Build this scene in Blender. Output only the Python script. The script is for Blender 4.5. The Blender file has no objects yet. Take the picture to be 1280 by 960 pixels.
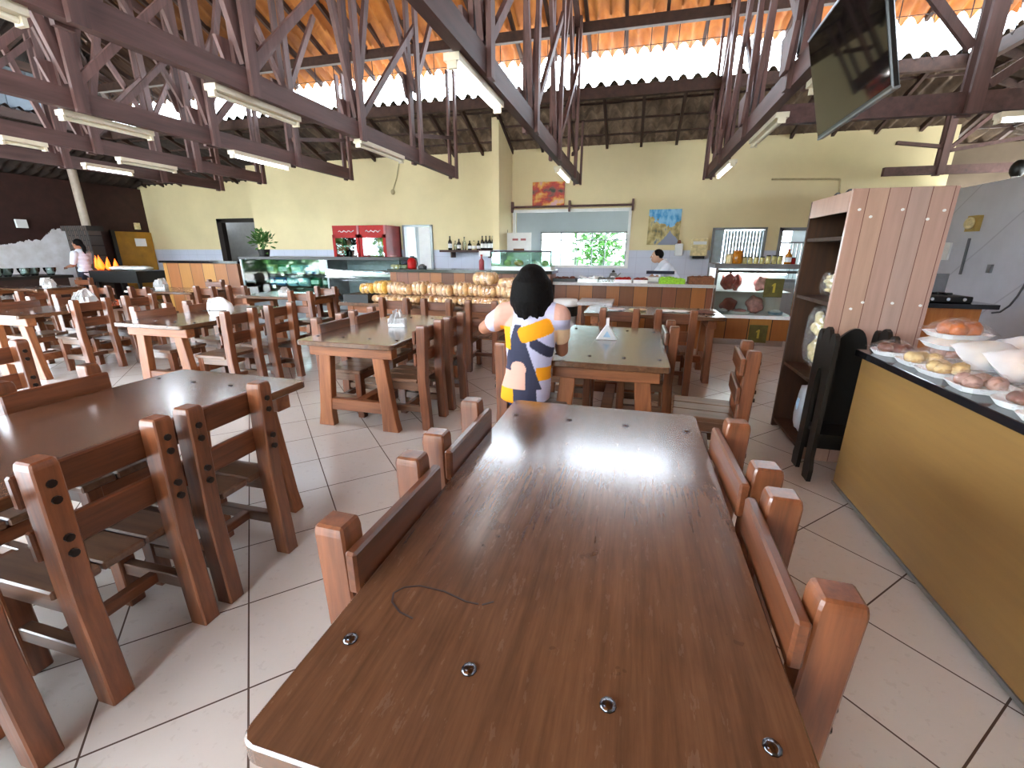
import bpy, bmesh, math, random
from math import sin, cos, pi, radians, sqrt, tan
from mathutils import Vector, Matrix, Euler
random.seed(7)
SC = bpy.context.scene
SKY, SUN, EXPO = 17.0, 8.0, 0.84
COL = SC.collection

# ------------------------------------------------------------------ camera geometry (used only to survey the room)
F_PX = 548.0
EYE = Vector((0.0, 0.0, 1.45))
def cam_dir(u, v): return Vector(((u - 640) / F_PX, (480 - v) / F_PX, -1.0))
AY = cam_dir(796, 314).normalized()
AX = -cam_dir(-1470, 309); AX = (AX - AY * AX.dot(AY)).normalized()
AZ = AX.cross(AY)
RM = Matrix((AX, AY, AZ))                      # camera axes -> room axes
def ray(u, v): return RM @ cam_dir(u, v)
def at_z(u, v, z):
    d = ray(u, v); return EYE + d * ((z - EYE.z) / d.z)
def at_y(u, v, y):
    d = ray(u, v); return EYE + d * (y / d.y)
def at_x(u, v, x):
    d = ray(u, v); return EYE + d * (x / d.x)

# ------------------------------------------------------------------ scene objects
def link(o):
    COL.objects.link(o); return o
def tag(o, label=None, cat=None, group=None, kind=None):
    if label: o['label'] = label
    if cat: o['category'] = cat
    if group: o['group'] = group
    if kind: o['kind'] = kind
    return o
def thing(name, label, cat, loc=(0, 0, 0), rz=0.0, group=None):
    o = bpy.data.objects.new(name, None); o.empty_display_size = 0.1
    link(o); o.location = loc; o.rotation_euler = (0, 0, rz)
    return tag(o, label, cat, group)

class MB:
    """collects shapes, then makes ONE mesh object of them"""
    def __init__(s): s.bm = bmesh.new()
    def _add(s, vs, fs):
        bv = [s.bm.verts.new(v) for v in vs]
        for f in fs:
            try: s.bm.faces.new([bv[i] for i in f])
            except ValueError: pass
        return bv
    def box(s, x0, x1, y0, y1, z0, z1, m=None):
        vs = [Vector((x, y, z)) for z in (z0, z1) for y in (y0, y1) for x in (x0, x1)]
        if m: vs = [m @ v for v in vs]
        s._add(vs, [(0, 2, 3, 1), (4, 5, 7, 6), (0, 1, 5, 4), (2, 6, 7, 3), (0, 4, 6, 2), (1, 3, 7, 5)])
        return s
    def cbox(s, c, size, m=None):
        h = [q / 2 for q in size]
        mm = Matrix.Translation(c) @ (m.to_4x4() if m else Matrix())
        return s.box(-h[0], h[0], -h[1], h[1], -h[2], h[2], mm)
    def beam(s, p, q, w, h, up=(0, 0, 1), w2=None, h2=None):
        p, q = Vector(p), Vector(q); d = (q - p).normalized(); u = Vector(up)
        if abs(d.dot(u)) > .98: u = Vector((0, 1, 0))
        r = d.cross(u).normalized(); u = r.cross(d)
        w2 = w if w2 is None else w2; h2 = h if h2 is None else h2
        vs = []
        for c, a, b in ((p, w, h), (q, w2, h2)):
            for i, j in ((-1, -1), (1, -1), (1, 1), (-1, 1)):
                vs.append(c + r * (i * a / 2) + u * (j * b / 2))
        s._add(vs, [(3, 2, 1, 0), (4, 5, 6, 7), (0, 1, 5, 4), (1, 2, 6, 5), (2, 3, 7, 6), (3, 0, 4, 7)])
        return s
    def cyl(s, p, q, r, r2=None, n=12, cap=True):
        p, q = Vector(p), Vector(q); d = (q - p).normalized()
        u = Vector((0, 0, 1)) if abs(d.z) < .9 else Vector((1, 0, 0))
        a = d.cross(u).normalized(); b = d.cross(a); r2 = r if r2 is None else r2
        vs = [c + (a * cos(2 * pi * i / n) + b * sin(2 * pi * i / n)) * k for c, k in ((p, r), (q, r2)) for i in range(n)]
        fs = [(i, n + i, n + (i + 1) % n, (i + 1) % n) for i in range(n)]
        if cap: fs += [tuple(range(n)), tuple(range(2 * n - 1, n - 1, -1))]
        s._add(vs, fs); return s
    def tube(s, pts, r, n=8):
        for a, b in zip(pts, pts[1:]): s.cyl(a, b, r, n=n)
        return s
    def lathe(s, prof, c=(0, 0, 0), n=16, m=None):
        c = Vector(c); vs = []
        for r, z in prof:
            for i in range(n):
                v = Vector((r * cos(2 * pi * i / n), r * sin(2 * pi * i / n), z))
                if m: v = m @ v
                vs.append(c + v)
        fs = []
        for k in range(len(prof) - 1):
            for i in range(n):
                fs.append((k * n + i, k * n + (i + 1) % n, (k + 1) * n + (i + 1) % n, (k + 1) * n + i))
        fs.append(tuple(range(n - 1, -1, -1))); fs.append(tuple(range((len(prof) - 1) * n, len(prof) * n)))
        s._add(vs, fs); return s
    def ell(s, c, r, m=None, nu=14, nv=8, f=None):
        c = Vector(c); vs = [Vector((0, 0, -1))]
        for j in range(1, nv):
            t = -pi / 2 + pi * j / nv
            for i in range(nu): vs.append(Vector((cos(t) * cos(2 * pi * i / nu), cos(t) * sin(2 * pi * i / nu), sin(t))))
        vs.append(Vector((0, 0, 1)))
        fs = [(0, 1 + (i + 1) % nu, 1 + i) for i in range(nu)]
        for j in range(nv - 2):
            for i in range(nu):
                a = 1 + j * nu + i; b = 1 + j * nu + (i + 1) % nu
                fs.append((a, b, b + nu, a + nu))
        L = len(vs) - 1; o = 1 + (nv - 2) * nu
        fs += [(L, o + i, o + (i + 1) % nu) for i in range(nu)]
        out = []
        for v in vs:
            k = f(v) if f else 1.0
            w = Vector((v.x * r[0] * k, v.y * r[1] * k, v.z * r[2] * k))
            if m: w = m @ w
            out.append(c + w)
        s._add(out, fs); return s
    def prism(s, poly, t, m):
        """2D outline (local x, y) extruded by t along local z, placed by matrix m"""
        n = len(poly)
        vs = [m @ Vector((x, y, 0)) for x, y in poly] + [m @ Vector((x, y, t)) for x, y in poly]
        fs = [tuple(range(n - 1, -1, -1)), tuple(range(n, 2 * n))] + [(i, (i + 1) % n, n + (i + 1) % n, n + i) for i in range(n)]
        s._add(vs, fs); return s
    def grid(s, fn, nu, nv):
        vs = [fn(i / nu, j / nv) for j in range(nv + 1) for i in range(nu + 1)]
        fs = [(j * (nu + 1) + i, j * (nu + 1) + i + 1, (j + 1) * (nu + 1) + i + 1, (j + 1) * (nu + 1) + i) for j in range(nv) for i in range(nu)]
        s._add(vs, fs); return s
    def build(s, name, mat, parent=None, bevel=0.0, seg=1, smooth=False, world=False, normals=True):
        if bevel > 0:
            bmesh.ops.bevel(s.bm, geom=list(s.bm.edges), offset=bevel, segments=seg, profile=.6, affect='EDGES', clamp_overlap=True)
        if world and parent is not None:
            inv = (Matrix.Translation(parent.location) @ parent.rotation_euler.to_matrix().to_4x4()).inverted()
            bmesh.ops.transform(s.bm, matrix=inv, verts=s.bm.verts)
        if normals: bmesh.ops.recalc_face_normals(s.bm, faces=s.bm.faces)
        me = bpy.data.meshes.new(name); s.bm.to_mesh(me); s.bm.free()
        if smooth:
            for p in me.polygons: p.use_smooth = True
        if mat: me.materials.append(mat)
        o = bpy.data.objects.new(name, me); link(o)
        if parent is not None: o.parent = parent
        return o

def solo(mb, name, mat, label, cat, loc=None, group=None, **k):
    """a thing that is one mesh: origin moved to its base point"""
    o = mb.build(name, mat, **k)
    if loc is None:
        xs = [v.co for v in o.data.vertices]
        loc = Vector(((min(v.x for v in xs) + max(v.x for v in xs)) / 2, (min(v.y for v in xs) + max(v.y for v in xs)) / 2, min(v.z for v in xs)))
    o.data.transform(Matrix.Translation(-Vector(loc))); o.location = loc
    return tag(o, label, cat, group)
def struct(mb, name, mat, parent=None, **k):
    o = mb.build(name, mat, parent, **k)
    if parent is None: o['kind'] = 'structure'
    return o
def dup(root, name=None, loc=None, rz=None, label=None, group=None):
    r = root.copy(); link(r)
    if name: r.name = name
    if loc is not None: r.location = loc
    if rz is not None: r.rotation_euler = (0, 0, rz)
    if label: r['label'] = label
    if group: r['group'] = group
    for ch in list(root.children):
        c = ch.copy(); link(c); c.parent = r
        for g in list(ch.children):
            d = g.copy(); link(d); d.parent = c
    return r

# ------------------------------------------------------------------ materials
def lin(h):
    c = [int(h[i:i + 2], 16) / 255 for i in (0, 2, 4)]
    return tuple(((x / 12.92) if x <= .04045 else ((x + .055) / 1.055) ** 2.4) for x in c) + (1.0,)
class NT:
    def __init__(s, name):
        s.m = bpy.data.materials.new(name); s.m.use_nodes = True
        s.t = s.m.node_tree; s.b = s.t.nodes['Principled BSDF']; s.out = s.t.nodes['Material Output']
    def n(s, typ, ins=None, **attrs):
        x = s.t.nodes.new(typ)
        for k, v in attrs.items(): setattr(x, k, v)
        for k, v in (ins or {}).items():
            if hasattr(v, 'is_output') or isinstance(v, bpy.types.NodeSocket): s.t.links.new(v, x.inputs[k])
            else: x.inputs[k].default_value = v
        return x
    def l(s, a, b): s.t.links.new(a, b)
    def ramp(s, fac, stops):
        r = s.n('ShaderNodeValToRGB', {'Fac': fac}); e = r.color_ramp.elements
        while len(e) < len(stops): e.new(.5)
        for i, (p, c) in enumerate(stops): e[i].position = p; e[i].color = c
        return r.outputs['Color']
    def mix(s, f, a, b, mode='MIX'):
        x = s.n('ShaderNodeMix', data_type='RGBA', blend_type=mode)
        for i, v in ((0, f), (6, a), (7, b)):
            if isinstance(v, bpy.types.NodeSocket): s.l(v, x.inputs[i])
            else: x.inputs[i].default_value = v
        return x.outputs[2]
    def math(s, op, a, b=0.0, c=None):
        x = s.n('ShaderNodeMath', operation=op)
        for i, v in enumerate((a, b) if c is None else (a, b, c)):
            if isinstance(v, bpy.types.NodeSocket): s.l(v, x.inputs[i])
            else: x.inputs[i].default_value = v
        return x.outputs[0]
    def obj(s): return s.n('ShaderNodeTexCoord').outputs['Object']
    def pos(s): return s.n('ShaderNodeNewGeometry').outputs['Position']
    def scaled(s, vec, sc):
        return s.n('ShaderNodeMapping', {'Vector': vec, 'Scale': sc}).outputs['Vector']
    def noise(s, vec, scale, detail=4.0, rough=.55):
        return s.n('ShaderNodeTexNoise', {'Vector': vec, 'Scale': scale, 'Detail': detail, 'Roughness': rough}).outputs['Fac']
    def bump(s, h, strength=.2, dist=.01):
        s.l(s.n('ShaderNodeBump', {'Height': h, 'Strength': strength, 'Distance': dist}).outputs['Normal'], s.b.inputs['Normal'])
    def set(s, **k):
        for a, v in k.items():
            i = s.b.inputs[a.replace('_', ' ')]
            if isinstance(v, bpy.types.NodeSocket): s.l(v, i)
            else: i.default_value = v
        return s
def plain(name, hexc, rough=.5, metal=0.0, var=.12, scale=9.0, bump=.0, coat=0.0, spec=.5):
    t = NT(name); v = t.obj()
    c = lin(hexc); d = tuple(x * (1 - var) for x in c[:3]) + (1,); e = tuple(min(1, x * (1 + var)) for x in c[:3]) + (1,)
    f = t.noise(v, scale)
    t.set(Base_Color=t.ramp(f, [(.3, d), (.7, e)]), Roughness=rough, Metallic=metal, Coat_Weight=coat)
    t.b.inputs['Specular IOR Level'].default_value = spec
    if bump: t.bump(f, bump)
    return t.m
def wood(name, dark, light, axis=2, rough=.4, coat=.0, fine=1.0, per=.25, bump=.15, spec=.5):
    t = NT(name); v = t.obj()
    rnd = t.n('ShaderNodeObjectInfo').outputs['Random']
    off = t.n('ShaderNodeVectorMath', {0: v}, operation='ADD'); cmb = t.n('ShaderNodeCombineXYZ', {'X': t.math('MULTIPLY', rnd, 17.0), 'Y': t.math('MULTIPLY', rnd, 9.0), 'Z': t.math('MULTIPLY', rnd, 23.0)})
    t.l(cmb.outputs[0], off.inputs[1]); w = off.outputs[0]
    sc = [14.0 * fine] * 3; sc[axis] = 1.3 * fine
    g = t.noise(t.scaled(w, sc), 1.6, 6, .62)
    sc2 = [70.0 * fine] * 3; sc2[axis] = 4.0 * fine
    h = t.noise(t.scaled(w, sc2), 1.0, 3, .6)
    big = t.noise(w, 2.2, 3)
    f = t.math('ADD', t.math('MULTIPLY', g, .65), t.math('ADD', t.math('MULTIPLY', h, .25), t.math('MULTIPLY', big, .1)))
    col = t.ramp(f, [(.32, lin(dark)), (.68, lin(light))])
    hsv = t.n('ShaderNodeHueSaturation', {'Color': col, 'Value': t.math('ADD', t.math('MULTIPLY', rnd, per), 1 - per / 2)})
    t.set(Base_Color=hsv.outputs[0], Roughness=t.math('ADD', t.math('MULTIPLY', h, .25), rough - .12), Coat_Weight=coat, Coat_Roughness=.2)
    t.b.inputs['Specular IOR Level'].default_value = spec
    t.bump(f, bump, .004)
    return t.m
def glow(name, hexc, strength):
    t = NT(name); t.set(Base_Color=lin(hexc), Emission_Color=lin(hexc), Emission_Strength=strength); return t.m
def glass(name, hexc='eef6f4', alpha=.16, rough=.03):
    t = NT(name)
    gl = t.n('ShaderNodeBsdfGlossy', {'Color': (1, 1, 1, 1), 'Roughness': rough}); tr = t.n('ShaderNodeBsdfTransparent', {'Color': lin(hexc)})
    fr = t.n('ShaderNodeFresnel', {'IOR': 1.45}).outputs[0]
    mx = t.n('ShaderNodeMixShader', {0: t.math('MAXIMUM', fr, alpha * .4), 1: tr.outputs[0], 2: gl.outputs[0]})
    t.l(mx.outputs[0], t.out.inputs['Surface']); return t.m
def film(name, tint='ffffff', white=.25):
    t = NT(name)
    v = t.noise(t.obj(), 38.0, 3)
    gl = t.n('ShaderNodeBsdfGlossy', {'Color': (1, 1, 1, 1), 'Roughness': .12}); tr = t.n('ShaderNodeBsdfTransparent', {'Color': (1, 1, 1, 1)})
    df = t.n('ShaderNodeBsdfDiffuse', {'Color': lin(tint)})
    a = t.n('ShaderNodeMixShader', {0: t.math('MULTIPLY', t.math('GREATER_THAN', v, .56), .35), 1: tr.outputs[0], 2: gl.outputs[0]})
    b = t.n('ShaderNodeMixShader', {0: white, 1: a.outputs[0], 2: df.outputs[0]})
    bp = t.n('ShaderNodeBump', {'Height': v, 'Strength': .8, 'Distance': .01}); t.l(bp.outputs[0], gl.inputs['Normal'])
    t.l(b.outputs[0], t.out.inputs['Surface']); return t.m

M = {}
M['chair'] = wood('chair_wood', '482413', '8c522f', 2, .38, .45, spec=.5)
M['chair_h'] = wood('chair_wood_cross', '43210f', '7e482a', 0, .38, .45, spec=.5)
M['seat'] = wood('seat_wood', '4a2e20', '7f5e46', 1, .36, .45, spec=.5)
M['leg_t'] = wood('table_leg_wood', '6c3a20', 'a3663c', 2, .42, .08)
M['bar_t'] = wood('table_bar_wood', '6a391f', 'a06238', 0, .42, .08)
M['truss'] = wood('truss_wood', '3c2724', '694a45', 1, .65, 0, .5, .25)
M['truss_v'] = wood('truss_wood_post', '462f2c', '775651', 2, .65, 0, .5, .3)
M['rafter'] = wood('rafter_wood', '33231e', '52382f', 1, .75, 0, .5, .2)
M['bolt'] = plain('dark_bolt', '1e1714', .35, .3)
M['steel'] = plain('steel', 'c4c6c8', .22, 1.0, .06)
M['chrome'] = plain('chrome', 'd8d8da', .12, 1.0, .04)
M['stud'] = plain('dark_stud', '6a6a6e', .18, 1.0, .1)
M['tube_case'] = glow('case_tube', 'f4f8ff', 30.0)
M['galv'] = plain('grey_metal', '8a8c8e', .4, .8, .1)
M['black'] = plain('black_paint', '14120f', .45, 0, .25, 6)
M['blackstone'] = plain('black_granite', '17171a', .12, 0, .5, 160)
M['white'] = plain('white_paint', 'e8e8e6', .45, 0, .04)
M['foam'] = plain('white_foam', 'f2f0ee', .5, 0, .03)
M['paper'] = plain('white_paper', 'f4f4f4', .8, 0, .03)
M['plasticw'] = plain('white_plastic', 'e2e4e4', .3, 0, .03)
M['red'] = plain('red_enamel', 'a81410', .45, 0, .1, spec=.2)
M['redlight'] = plain('red_pink_panel', 'a8484c', .35, 0, .2, 5)
M['yellow'] = plain('mustard_paint', 'a87716', .5, 0, .2, 4)
M['green'] = plain('leaf_green', '3f6a26', .6, 0, .4, 20)
M['lime'] = plain('lime_salad', '8fc22a', .5, 0, .35, 40)
M['blue'] = plain('blue_pack', '3c7fc8', .3, 0, .25, 12)
M['bluel'] = plain('pale_blue_pack', 'a9cde4', .3, 0, .2, 14)
M['greenp'] = plain('green_pack', '2f7d58', .3, 0, .35, 14)
M['cream'] = plain('cream_pack', 'd8c795', .4, 0, .25, 20)
M['meat'] = plain('raw_meat', '7c2616', .4, 0, .45, 22, .3)
M['fat'] = plain('pale_meat', 'c07a74', .45, 0, .4, 20, .3)
M['basket'] = plain('brown_wicker', '7a4a2c', .7, 0, .35, 60, .4)
M['skin'] = plain('skin', 'a56f54', .5, 0, .08, 6)
M['skin2'] = plain('skin_pale', 'c79a80', .5, 0, .08, 6)
M['hair'] = plain('dark_hair', '0b0807', .7, 0, .4, 60, .5, spec=.12)
M['denim'] = plain('blue_trousers', '33489c', .8, 0, .15, 30)
M['shirtw'] = plain('white_cloth', 'e6ecf8', .85, 0, .06)
M['navy'] = plain('navy_cloth', '26293a', .85, 0, .15)
M['glass'] = glass('clear_glass')
M['glassg'] = glass('greenish_glass', 'dcefe8', .2)
M['film'] = film('cling_film', 'ffffff', .07)
M['filmw'] = film('milky_film', 'f4f4f8', .42)
M['tube_on'] = glow('lit_tube', 'f4f6ff', 7.0)
M['tube_off'] = plain('unlit_tube', 'e6dcc4', .35, 0, .03)
M['fixture'] = plain('cream_fixture', 'd9cdb4', .5, 0, .05)
M['fire'] = glow('flame', 'ff6a18', 1.7)
M['wire'] = plain('dark_wire', '2c2a30', .5, .4)
M['cable'] = plain('grey_cable', '5d5d62', .6)
M['conduit'] = plain('beige_conduit', 'b3a27a', .5)
M['bottle'] = plain('dark_glass_bottle', '1d1a14', .08, 0, .2)
M['amber'] = plain('amber_jar', 'b5701a', .15, 0, .3, 15)
M['olive'] = plain('pale_olive_jar', 'c3b878', .15, 0, .35, 25)
M['lid'] = plain('dark_lid', '20242c', .4)
M['bread'] = plain('bread_crust', 'dcb27c', .55, 0, .28, 26, .3)
M['bread2'] = plain('yellow_bread', 'e0b04a', .55, 0, .28, 26, .3)
M['bun'] = plain('glazed_bun', 'b5622a', .35, 0, .4, 22, .3)
M['cake'] = plain('yellow_cake', 'c9ab70', .6, 0, .35, 30, .3)
M['choc'] = plain('brown_pastry', '6e3d2c', .5, 0, .45, 28, .3)
M['pinkp'] = plain('pinkish_pastry', 'a98070', .55, 0, .35, 26, .3)
M['brick'] = None

def floor_mat():
    t = NT('floor_tile'); p = t.pos()
    m = t.n('ShaderNodeMapping', {'Vector': p, 'Rotation': (0, 0, radians(45)), 'Location': (0.125, 0.22, 0)})
    br = t.n('ShaderNodeTexBrick', {'Vector': m.outputs[0], 'Color1': (0, 0, 0, 1), 'Color2': (1, 1, 1, 1), 'Scale': 1.0, 'Mortar Size': .0035, 'Mortar Smooth': .1, 'Brick Width': .44, 'Row Height': .44, 'Bias': 0.0}, offset=0.0, squash=1.0)
    rndc = t.ramp(br.outputs['Color'], [(0, lin('cdc8c2')), (1, lin('d6d1cb'))])
    cl = t.noise(p, 3.0, 6, .65); cl2 = t.noise(p, 26.0, 4, .6)
    c = t.mix(t.math('MULTIPLY', cl, .5), rndc, lin('bcb2a6'))
    c = t.mix(t.math('MULTIPLY', t.math('GREATER_THAN', cl2, .62), .12), c, lin('8d7d70'))
    c = t.mix(br.outputs['Fac'], c, lin('4a372c'))
    t.set(Base_Color=c, Roughness=t.math('ADD', t.math('MULTIPLY', br.outputs['Fac'], .5), t.math('ADD', t.math('MULTIPLY', cl, .12), .16)))
    h = t.math('SUBTRACT', 1.0, br.outputs['Fac'])
    t.bump(t.math('ADD', h, t.math('MULTIPLY', cl2, .03)), .25, .003)
    return t.m
M['floor'] = floor_mat()
def wall_mat(name, up, low=None, zsplit=1.45, tile=.0):
    t = NT(name); p = t.pos(); z = t.n('ShaderNodeSeparateXYZ', {0: p}).outputs['Z']
    n = t.noise(p, 1.3, 5, .6)
    u = lin(up); c = t.ramp(n, [(.3, tuple(x * .9 for x in u[:3]) + (1,)), (.7, u)])
    if low:
        lo = lin(low)
        c2 = t.ramp(n, [(.3, tuple(x * .92 for x in lo[:3]) + (1,)), (.7, lo)])
        if tile:
            br = t.n('ShaderNodeTexBrick', {'Vector': t.n('ShaderNodeMapping', {'Vector': p, 'Rotation': (radians(90), 0, 0)}).outputs[0], 'Scale': 1.0, 'Mortar Size': .004, 'Brick Width': tile, 'Row Height': tile}, offset=0.0)
            c2 = t.mix(t.math('MULTIPLY', br.outputs['Fac'], .35), c2, lin('8e8ea0'))
        c = t.mix(t.math('GREATER_THAN', z, zsplit), c2, c)
    t.set(Base_Color=c, Roughness=.7); t.bump(t.noise(p, 40, 3), .08, .004)
    return t.m
M['wall'] = wall_mat('cream_wall', 'e6d4a6', 'ccd0de', 1.47, .33)
M['wallin'] = wall_mat('kitchen_wall', 'c3cace')
def darkwall():
    t = NT('dark_painted_wall'); p = t.pos(); s = t.n('ShaderNodeSeparateXYZ', {0: p})
    n = t.noise(p, 1.1, 6, .7); n2 = t.noise(p, 5, 4)
    edge = t.math('ADD', t.math('MULTIPLY', s.outputs['Y'], .30), t.math('ADD', t.math('MULTIPLY', n, .8), -1.0))
    low = t.math('LESS_THAN', s.outputs['Z'], edge)
    low = t.math('MULTIPLY', low, t.math('LESS_THAN', s.outputs['Y'], 8.75))
    c = t.mix(low, t.ramp(n2, [(.3, lin('2a130f')), (.7, lin('3a1c16'))]), t.ramp(n2, [(.3, lin('cfcac8')), (.7, lin('e4e2e4'))]))
    t.set(Base_Color=c, Roughness=.75); return t.m
M['darkwall'] = darkwall()
def greywall():
    t = NT('grey_panel_wall'); p = t.pos()
    n = t.noise(p, 1.2, 5, .6)
    w = t.n('ShaderNodeTexWave', {'Vector': t.n('ShaderNodeMapping', {'Vector': p, 'Rotation': (radians(38), 0, 0)}).outputs[0], 'Scale': .32, 'Distortion': 1.2, 'Detail': 2.0}, bands_direction='Z')
    line = t.math('GREATER_THAN', w.outputs['Fac'], .9985)
    c = t.mix(t.math('MULTIPLY', line, .35), t.ramp(n, [(.3, lin('b4b4bc')), (.7, lin('c6c6ce'))]), lin('7d7d86'))
    t.set(Base_Color=c, Roughness=.5); return t.m
M['greywall'] = greywall()
def tile_roof(name, a, b, trans, dark_left=False):
    t = NT(name); p = t.pos(); n = t.noise(p, 3.0, 4, .6)
    vor = t.n('ShaderNodeTexVoronoi', {'Vector': t.scaled(p, (4.5, 2.6, 2.6)), 'Scale': 1.0}).outputs['Color']
    r = t.n('ShaderNodeSeparateColor', {0: vor}).outputs[0]
    c = t.mix(t.math('MULTIPLY', r, .6), t.ramp(n, [(.3, lin(a)), (.7, lin(b))]), lin(a))
    if dark_left:                                                   # tile colour turns darker, unevenly, towards the left of the hall
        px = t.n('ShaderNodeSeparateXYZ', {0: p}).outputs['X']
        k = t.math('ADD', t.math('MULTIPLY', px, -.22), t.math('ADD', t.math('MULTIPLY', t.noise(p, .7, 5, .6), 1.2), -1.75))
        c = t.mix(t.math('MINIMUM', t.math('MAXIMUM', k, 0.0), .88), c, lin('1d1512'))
    t.set(Base_Color=c, Roughness=.8)
    tl = t.n('ShaderNodeBsdfTranslucent', {'Color': c})
    mx = t.n('ShaderNodeMixShader', {0: trans, 1: t.b.outputs[0], 2: tl.outputs[0]})
    t.l(mx.outputs[0], t.out.inputs['Surface']); return t.m
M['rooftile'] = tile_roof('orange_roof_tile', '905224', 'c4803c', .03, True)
M['darktile'] = tile_roof('dark_roof_tile', '1c1512', '3a2a20', .01)  # much darker tile colour for the left-hand slopes
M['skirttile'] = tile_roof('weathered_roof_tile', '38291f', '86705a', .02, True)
def plank(name, cols, width, axis, rough=.45, gap='2a140b', coat=0.0, phase=0.0):
    """vertical boards side by side along one axis, each with its own tone"""
    t = NT(name); p = t.obj(); s = t.n('ShaderNodeSeparateXYZ', {0: p}); a = t.math('ADD', t.math('DIVIDE', s.outputs[axis], width), 100.0 + phase)
    i = t.math('FLOOR', a); fr = t.math('FRACT', a)
    w = t.n('ShaderNodeTexWhiteNoise', {'W': i}, noise_dimensions='1D').outputs['Value']
    n = len(cols); base = t.ramp(w, [(k / max(1, n - 1), lin(c)) for k, c in enumerate(cols)])
    sc = [18.0] * 3; sc[2] = 1.4
    v = t.n('ShaderNodeVectorMath', {0: p}, operation='ADD'); t.l(t.n('ShaderNodeCombineXYZ', {'X': t.math('MULTIPLY', i, 3.7), 'Z': t.math('MULTIPLY', i, 5.1)}).outputs[0], v.inputs[1])
    g = t.noise(t.scaled(v.outputs[0], sc), 1.5, 6, .65)
    c = t.mix(t.math('MULTIPLY', g, .75), base, t.mix(.5, base, lin('2a1408')))
    edge = t.math('MAXIMUM', t.math('LESS_THAN', fr, .02), t.math('GREATER_THAN', fr, .98))
    c = t.mix(edge, c, lin(gap))
    t.set(Base_Color=c, Roughness=rough, Coat_Weight=coat); t.bump(t.math('SUBTRACT', g, t.math('MULTIPLY', edge, 2.0)), .3, .004)
    return t.m
M['planks'] = plank('bar_planks', ['6a3c22', 'a8672f', '8a4f2c', '7a4a3a'], .21, 0, .4)
M['planksy'] = plank('bar_planks_light', ['9a5a2c', 'b9823c', '7d4526', 'a8682f'], .33, 0, .4)
M['panel'] = plank('pale_panel_boards', ['c99e88', 'b9a09a', 'cfa588', 'be988c', 'cb9d7c'], .108, 0, .32, '6b4034', .25)
M['shelfw'] = wood('shelf_wood', '2a160b', '48290f', 2, .6)
M['lam'] = wood('counter_laminate', '7d5c34', '94713f', 1, .38, .05, .35, .02, .03)
def table_top(name, dark, light, coat):
    t = NT(name); v = t.obj(); rnd = t.n('ShaderNodeObjectInfo').outputs['Random']
    s = t.n('ShaderNodeSeparateXYZ', {0: v})
    off = t.n('ShaderNodeVectorMath', {0: v}, operation='ADD'); t.l(t.n('ShaderNodeCombineXYZ', {'X': t.math('MULTIPLY', rnd, 11.0), 'Y': t.math('MULTIPLY', rnd, 7.0)}).outputs[0], off.inputs[1]); w = off.outputs[0]
    g = t.noise(t.scaled(w, (34, 2.2, 34)), 1.0, 7, .68); h = t.noise(t.scaled(w, (150, 9, 150)), 1.0, 3, .6); b = t.noise(w, 3.2, 5, .6)
    f = t.math('ADD', t.math('MULTIPLY', g, .5), t.math('ADD', t.math('MULTIPLY', h, .2), t.math('MULTIPLY', b, .3)))
    c = t.ramp(f, [(.33, lin(dark)), (.66, lin(light))])
    stain = t.math('GREATER_THAN', t.noise(w, 6.0, 4, .7), .66)
    c = t.mix(t.math('MULTIPLY', stain, .3), c, lin('2b1710'))
    scr = t.noise(t.scaled(w, (60, 14, 60)), 1.0, 4, .7)
    worn = t.math('MULTIPLY', t.math('GREATER_THAN', scr, .62), .10)
    c = t.mix(worn, c, lin('a58a78'))
    t.set(Base_Color=c, Roughness=t.math('ADD', t.math('MULTIPLY', scr, .12), .18), Coat_Weight=coat, Coat_Roughness=.16)
    t.bump(t.math('ADD', scr, t.math('MULTIPLY', g, .5)), .025, .002); return t.m
M['top'] = table_top('varnished_table_top', '42291b', '734f36', .85)
M['stone'] = plain('pale_stone', 'b9b4b2', .25, 0, .12, 30)
def painting(name, stops, sky):
    t = NT(name); g = t.n('ShaderNodeTexCoord').outputs['Generated']; s = t.n('ShaderNodeSeparateXYZ', {0: g})
    n = t.noise(t.scaled(g, (2.4, 1, 2.4) if not sky else (6, 1, 4)), 1.0, 3, .5)
    c = t.ramp(n, stops)
    if sky:
        top = t.math('GREATER_THAN', t.math('ADD', t.math('ADD', s.outputs['Z'], t.math('MULTIPLY', t.math('SUBTRACT', n, .5), .5)), t.math('MULTIPLY', t.math('ABSOLUTE', t.math('SUBTRACT', s.outputs['X'], .68)), -.5)), .50)
        c = t.mix(top, c, t.ramp(n, [(.4, lin('2f8fce')), (.6, lin('8cc6e6'))]))
        road = t.math('LESS_THAN', t.math('ADD', t.math('ADD', s.outputs['Z'], t.math('MULTIPLY', t.math('SUBTRACT', n, .5), .25)), t.math('MULTIPLY', t.math('ABSOLUTE', t.math('SUBTRACT', s.outputs['X'], .70)), 1.1)), .40)
        c = t.mix(road, c, lin('8c93a8'))
    t.set(Base_Color=c, Roughness=.5); return t.m
M['art_fruit'] = painting('warm_painting', [(.34, lin('3a3a2c')), (.40, lin('8e4a40')), (.46, lin('b5302a')), (.52, lin('cf6a2e')), (.58, lin('dfa64a')), (.66, lin('d4a0a0'))], False)
M['art_street'] = painting('street_painting', [(.3, lin('4c5a44')), (.45, lin('a5905a')), (.58, lin('c8b67e')), (.7, lin('6d7a86'))], True)
# ================================================================== THE ROOM
struct(MB().box(-26, 12, -9, 14, -.12, 0), 'floor', M['floor'])
struct(MB().box(-60, 60, -60, 60, -.5, -.14), 'terrain', plain('outside_ground', '8d8f7c', .9, 0, .2, .8))

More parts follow.
